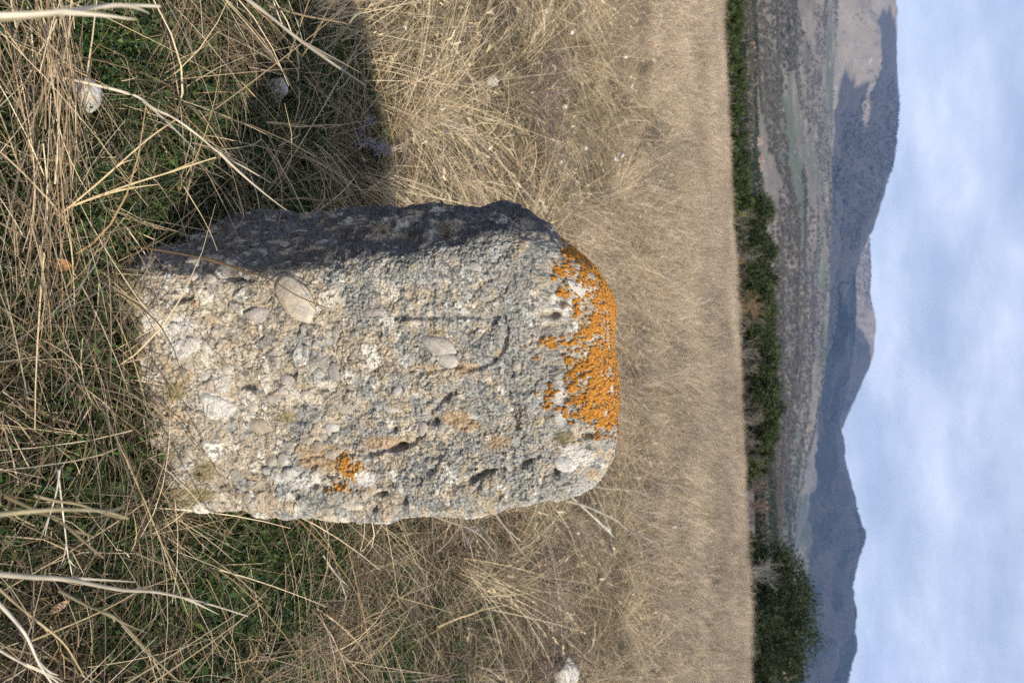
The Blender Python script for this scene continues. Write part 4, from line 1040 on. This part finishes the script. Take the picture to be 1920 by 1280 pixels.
for py, r, h, w, lb in [(440, 86, 4.9, 6.4, 'lower evergreen filling the hedge near its left end'), (560, 88, 5.2, 6.8, 'lower evergreen filling the hedge beside the orange tinged shrub'), (622, 87, 5.3, 6.6, 'lower evergreen left of the hedge middle'),
                        (685, 87, 5.2, 6.6, 'lower evergreen right of the hedge middle'), (745, 87, 5.3, 6.4, 'lower evergreen filling the hedge on its right half'), (800, 87, 5.0, 6.0, 'lower evergreen near the right end of the hedge'), (850, 89, 4.4, 5.4, 'lowest evergreen closing the right end of the hedge')]:
    evergreen(py, r, h, w, int(py) + 7, lb, HED, nclump=80, shape=.5, density=130)
for i_, (py, r, h, w, lb) in enumerate([(-40, 76, 3.0, 4.2, 'low green juniper cut by the left edge'), (12, 74, 3.1, 3.6, 'low juniper first from the left edge'), (55, 78, 2.9, 4.0, 'low juniper second from the left edge'),
                        (100, 75, 2.9, 3.6, 'low juniper third from the left edge'), (150, 79, 3.1, 4.4, 'wide low juniper below the pale field'), (200, 76, 3.0, 3.8, 'low juniper below the rubble strip'),
                        (250, 78, 2.9, 4.0, 'low juniper below the red roofed house'), (298, 75, 3.0, 3.8, 'low juniper third left of the tall hedge'), (340, 78, 3.2, 4.0, 'low juniper second left of the tall hedge'), (374, 80, 3.5, 3.4, 'low juniper touching the tall hedge')]):
    evergreen(py, r, h, w, 900 + i_, lb, JUN, 'low junipers at the left meadow edge', nclump=34, density=130)
for py, r, h, w, lb in [(868, 86, 3.4, 4.0, 'low green bush right of the tall hedge'), (900, 84, 2.6, 3.0, 'smallest green bush beside the bare thicket'), (1022, 80, 2.5, 3.0, 'yellowish green bush left of the spiky evergreen')]:
    evergreen(py, r, h, w, int(py), lb, JUN, 'low bushes right of the hedge', nclump=26, density=110)
# bare shrubs
def bare_shrub(py, r, h, w, seed, label, colr, n0=7):
    P = ground_at(py, r); g = np.random.default_rng(seed); root = empty('bare_shrub', P); tag(root, label, 'shrub', 'leafless shrubs in front of the hedge')
    stems, twigs = [], []
    for _ in range(n0):
        d = unit(np.array([g.normal() * .42 * w / h, g.normal() * .42 * w / h, 1])); L_ = h * g.uniform(.7, 1.0)
        e = d * L_; stems.append(tube([(0, 0, -.2), e * .5 + np.array([0, 0, .05 * h]), e], .035, .010, colr, 4, 5))
        for _b in range(14):
            t = g.uniform(.25, 1); b = e * t; k = 7
            d2 = unit(d + g.normal(size=(1, 3)) * .55); L2 = h * g.uniform(.12, .34)
            twigs.append(ribbons(b[None, :], d2, np.array([L2]), np.array([.030]), np.array([[0, 0, .2]]), 2, np.array([colr]), g, .4))
            bb = b + d2 * L2 * g.uniform(.2, 1, (k, 1)); d3 = unit(d2 + g.normal(size=(k, 3)) * .6 + np.array([0, 0, .3]))
            twigs.append(ribbons(bb, d3, h * g.uniform(.06, .18, k), np.full(k, .018), g.normal(size=(k, 3)) * .1, 1, np.array([colr]) * g.uniform(.8, 1.2, (k, 1)), g, .5))
    V, Fq, Cc = join(stems); obj('stem', mesh_np('shrub_stem', V, Fq, M_TWIG, Cc), root)
    V, Fq, Cc = join(twigs); obj('twigs', mesh_np('shrub_twigs', V, Fq, M_TWIG, Cc), root)['kind'] = 'stuff'
GT, OT, BT = (.17, .15, .12), (.23, .155, .085), (.15, .12, .105)
for py, r, h, w, c, lb in [(405, 82, 3.1, 2.6, GT, 'grey leafless shrub at the left end of the hedge'), (482, 82, 3.6, 3.8, GT, 'fan shaped grey leafless shrub in front of the hedge'), (575, 82, 3.9, 4.0, OT, 'orange tinged leafless shrub in front of the hedge'),
                           (592, 84, 3.6, 3.2, GT, 'grey shrub right behind the orange tinged one'), (660, 82, 3.6, 3.8, GT, 'wide grey leafless shrub in the hedge middle'), (700, 83, 3.3, 3.4, GT, 'grey leafless shrub right of the hedge middle'),
                           (770, 82, 3.2, 3.4, BT, 'brownish leafless shrub near the hedge right end'), (800, 83, 3.1, 3.2, GT, 'grey leafless shrub near the hedge right end'), (850, 84, 3.0, 3.4, BT, 'brown leafless shrub just right of the hedge'),
                           (890, 86, 3.4, 3.6, BT, 'brown thicket shrub first right of the hedge'), (925, 85, 3.3, 3.8, BT, 'brown thicket shrub second right of the hedge'), (958, 84, 3.3, 3.8, (.22, .13, .12), 'reddish brown thicket shrub'),
                           (990, 86, 3.2, 3.6, BT, 'brown thicket shrub next to the yellowish bush'), (1082, 78, 4.0, 3.6, (.26, .25, .22), 'pale grey leafless shrub in front of the largest tree')]:
    bare_shrub(py, r, h, w, int(py * 3), lb, c)
# yellow leaved saplings
YEL = np.array([(.42, .30, .03), (.34, .26, .04), (.26, .22, .04)])
for py, r, h, w, lb in [(398, 83, 3.0, 1.6, 'small yellow leaved sapling at the left hedge end'), (488, 85, 3.6, 1.0, 'yellow leaved sapling behind the fan shaped shrub')]:
    evergreen(py, r, h, w, int(py) + 5, lb, YEL, 'yellow saplings in the hedge', nclump=10, density=50, leaf_l=(.1, .2))

# ------------------------------------------------------------------ far houses
def mat_plain(name, c, rough=.85):
    m, n, l, bs = new_mat(name); p = geo_pos(n)
    cc = mix(n, l, ramp(n, l, noise(n, l, 1.2, 4, .6, p), [(0.3, .0), (0.7, .35)]), c, tuple(v * .6 for v in c))
    l.new(cc, bs.inputs['Base Color']); bs.inputs['Roughness'].default_value = rough; return m
M_WALL = mat_plain('house_plaster', (.62, .58, .52)); M_ROOF = mat_plain('roof_tile', (.26, .13, .09)); M_PANE = mat_plain('window_dark', (.05, .055, .06), .3); M_CREAM = mat_plain('house_cream', (.58, .48, .34))
def boxm(name, x0, x1, y0, y1, z0, z1, mat):
    V = np.array([[x, y, z] for z in (z0, z1) for y in (y0, y1) for x in (x0, x1)])
    return mesh_np(name, V, np.array([[0, 2, 3, 1], [4, 5, 7, 6], [0, 1, 5, 4], [1, 3, 7, 5], [3, 2, 6, 7], [2, 0, 4, 6]]), mat, smooth=False)
def house(px, py, r, w, d, h, rot, label, wall=M_WALL):
    a = azim(py); z = 1 + r * tan_el(px, py); x, y = r * math.sin(a), r * math.cos(a)
    z = min(z, float(H(np.array([x]), np.array([y]))[0]) + .2); root = empty('house', (x, y, z)); root.rotation_euler.z = rot
    tag(root, label, 'house', 'far village houses')
    obj('wall', boxm('house_wall', -w / 2, w / 2, -d / 2, d / 2, -3, h, wall), root)
    V = np.array([[-w * .56, -d * .6, h], [w * .56, -d * .6, h], [w * .56, d * .6, h], [-w * .56, d * .6, h], [-w * .5, 0, h + d * .35], [w * .5, 0, h + d * .35]])
    me = bpy.data.meshes.new('house_roof'); me.from_pydata([tuple(v) for v in V], [], [(0, 1, 5, 4), (2, 3, 4, 5), (0, 4, 3), (1, 2, 5), (3, 2, 1, 0)]); me.materials.append(M_ROOF)
    rf = obj('roof', me, root); obj('chimney', boxm('house_chimney', w * .2, w * .28, d * .05, d * .15, h + d * .2, h + d * .5, wall), rf)
    nw = max(2, int(w / 3))
    for i_ in range(nw):
        xx = -w / 2 + w * (i_ + .5) / nw; obj('window', boxm('house_window', xx - .5, xx + .5, -d / 2 - .05, -d / 2 + .02, h * .35, h * .72, M_PANE), root)
house(1418, 268, 520, 4.5, 4, 2.6, .3, 'white far house nearest the red roofed one')
house(1427, 302, 560, 5, 4, 2.2, -.2, 'red roofed house at the pale field, left')
house(1424, 318, 540, 3, 3, 2, .1, 'small white shed right of the red roofed house')
house(1408, 352, 430, 3.6, 3, 2, .2, 'low white house right before the tall hedge')
house(1409, 90, 460, 4, 3, 2, .4, 'low white house at the left beyond the junipers')
house(1470, 1254, 520, 9, 7, 6, -.5, 'tall pale house with red roof at the right edge', M_CREAM)

# ------------------------------------------------------------------ scrub on the foothills and hills (a far wood nobody could count)
def bush_proto(seed, pal, bare):
    g = np.random.default_rng(seed); parts = []; k = 60
    u_ = unit(g.normal(size=(k, 3))) * g.random((k, 1)) ** .35 * np.array([.8, .8, .62]) + np.array([0, 0, .55])
    parts.append(ribbons(u_, unit(g.normal(size=(k, 3)) + np.array([0, 0, .3])), g.uniform(.2, .42, k), g.uniform(.16, .3, k), g.normal(size=(k, 3)) * .2, 1, rnd_col(g, k, pal, (.7, 1.3)), g, .5))
    return proto('scrub_bush', parts, M_LEAF)
SG = [bush_proto(s, np.array([(.035, .048, .022), (.05, .06, .03), (.03, .04, .022)]), 0) for s in range(3)]
SB = [bush_proto(10 + s, np.array([(.115, .097, .072), (.085, .073, .052), (.14, .118, .085), (.07, .06, .044)]), 1) for s in range(3)]
g = np.random.default_rng(31)
def far_pts(k, r0, r1, seed, lo, scale):
    az = g.uniform(-.52, .52, k); r = np.exp(g.uniform(math.log(r0), math.log(r1), k))
    x, y = r * np.sin(az), r * np.cos(az); P = np.stack([x, y, H(x, y)], 1); q = fbm(P * np.array([1, .6, 0]), scale, seed, 4, .6); return P[q > lo]
P = far_pts(42000, 260, 2650, 61, .44, 170.)
scatter('bare_foothill_woods', P, rot_z(len(P), g), g.uniform(1.2, 3.6, len(P)) * (0.7 + .5 * sstep(400, 1500, P[:, 1])), SB, 'greyish leafless woods spread over the foothills', 'woods', M_LEAF)
P = far_pts(20000, 240, 2650, 67, .54, 240.)
scatter('green_foothill_scrub', P, rot_z(len(P), g), g.uniform(1.2, 3.8, len(P)) * (0.7 + .5 * sstep(400, 1500, P[:, 1])), SG, 'dark green junipers dotting the foothills', 'scrub', M_LEAF)
hp = []
for A, Rr, X, Y, Z in HILLS:
    k = 20000; ii = g.integers(2, A.shape[0] - 2, k); jj = g.integers(8, 112, k)
    Q = np.stack([X[ii, jj], Y[ii, jj], Z[ii, jj]], 1); q = fbm(Q * np.array([1, .6, .4]), 420., 91, 5, .65); hp.append(Q[(q > .51) & (g.random(k) < .25 + 9 * (q - .51))])
P = np.concatenate(hp) + g.normal(size=(sum(len(q) for q in hp), 3)) * np.array([6, 6, 0])
scatter('hill_scrub', P, rot_z(len(P), g), g.uniform(2.5, 6.0, len(P)), SG, 'dark scattered trees over the distant hill slopes', 'scrub', M_LEAF)
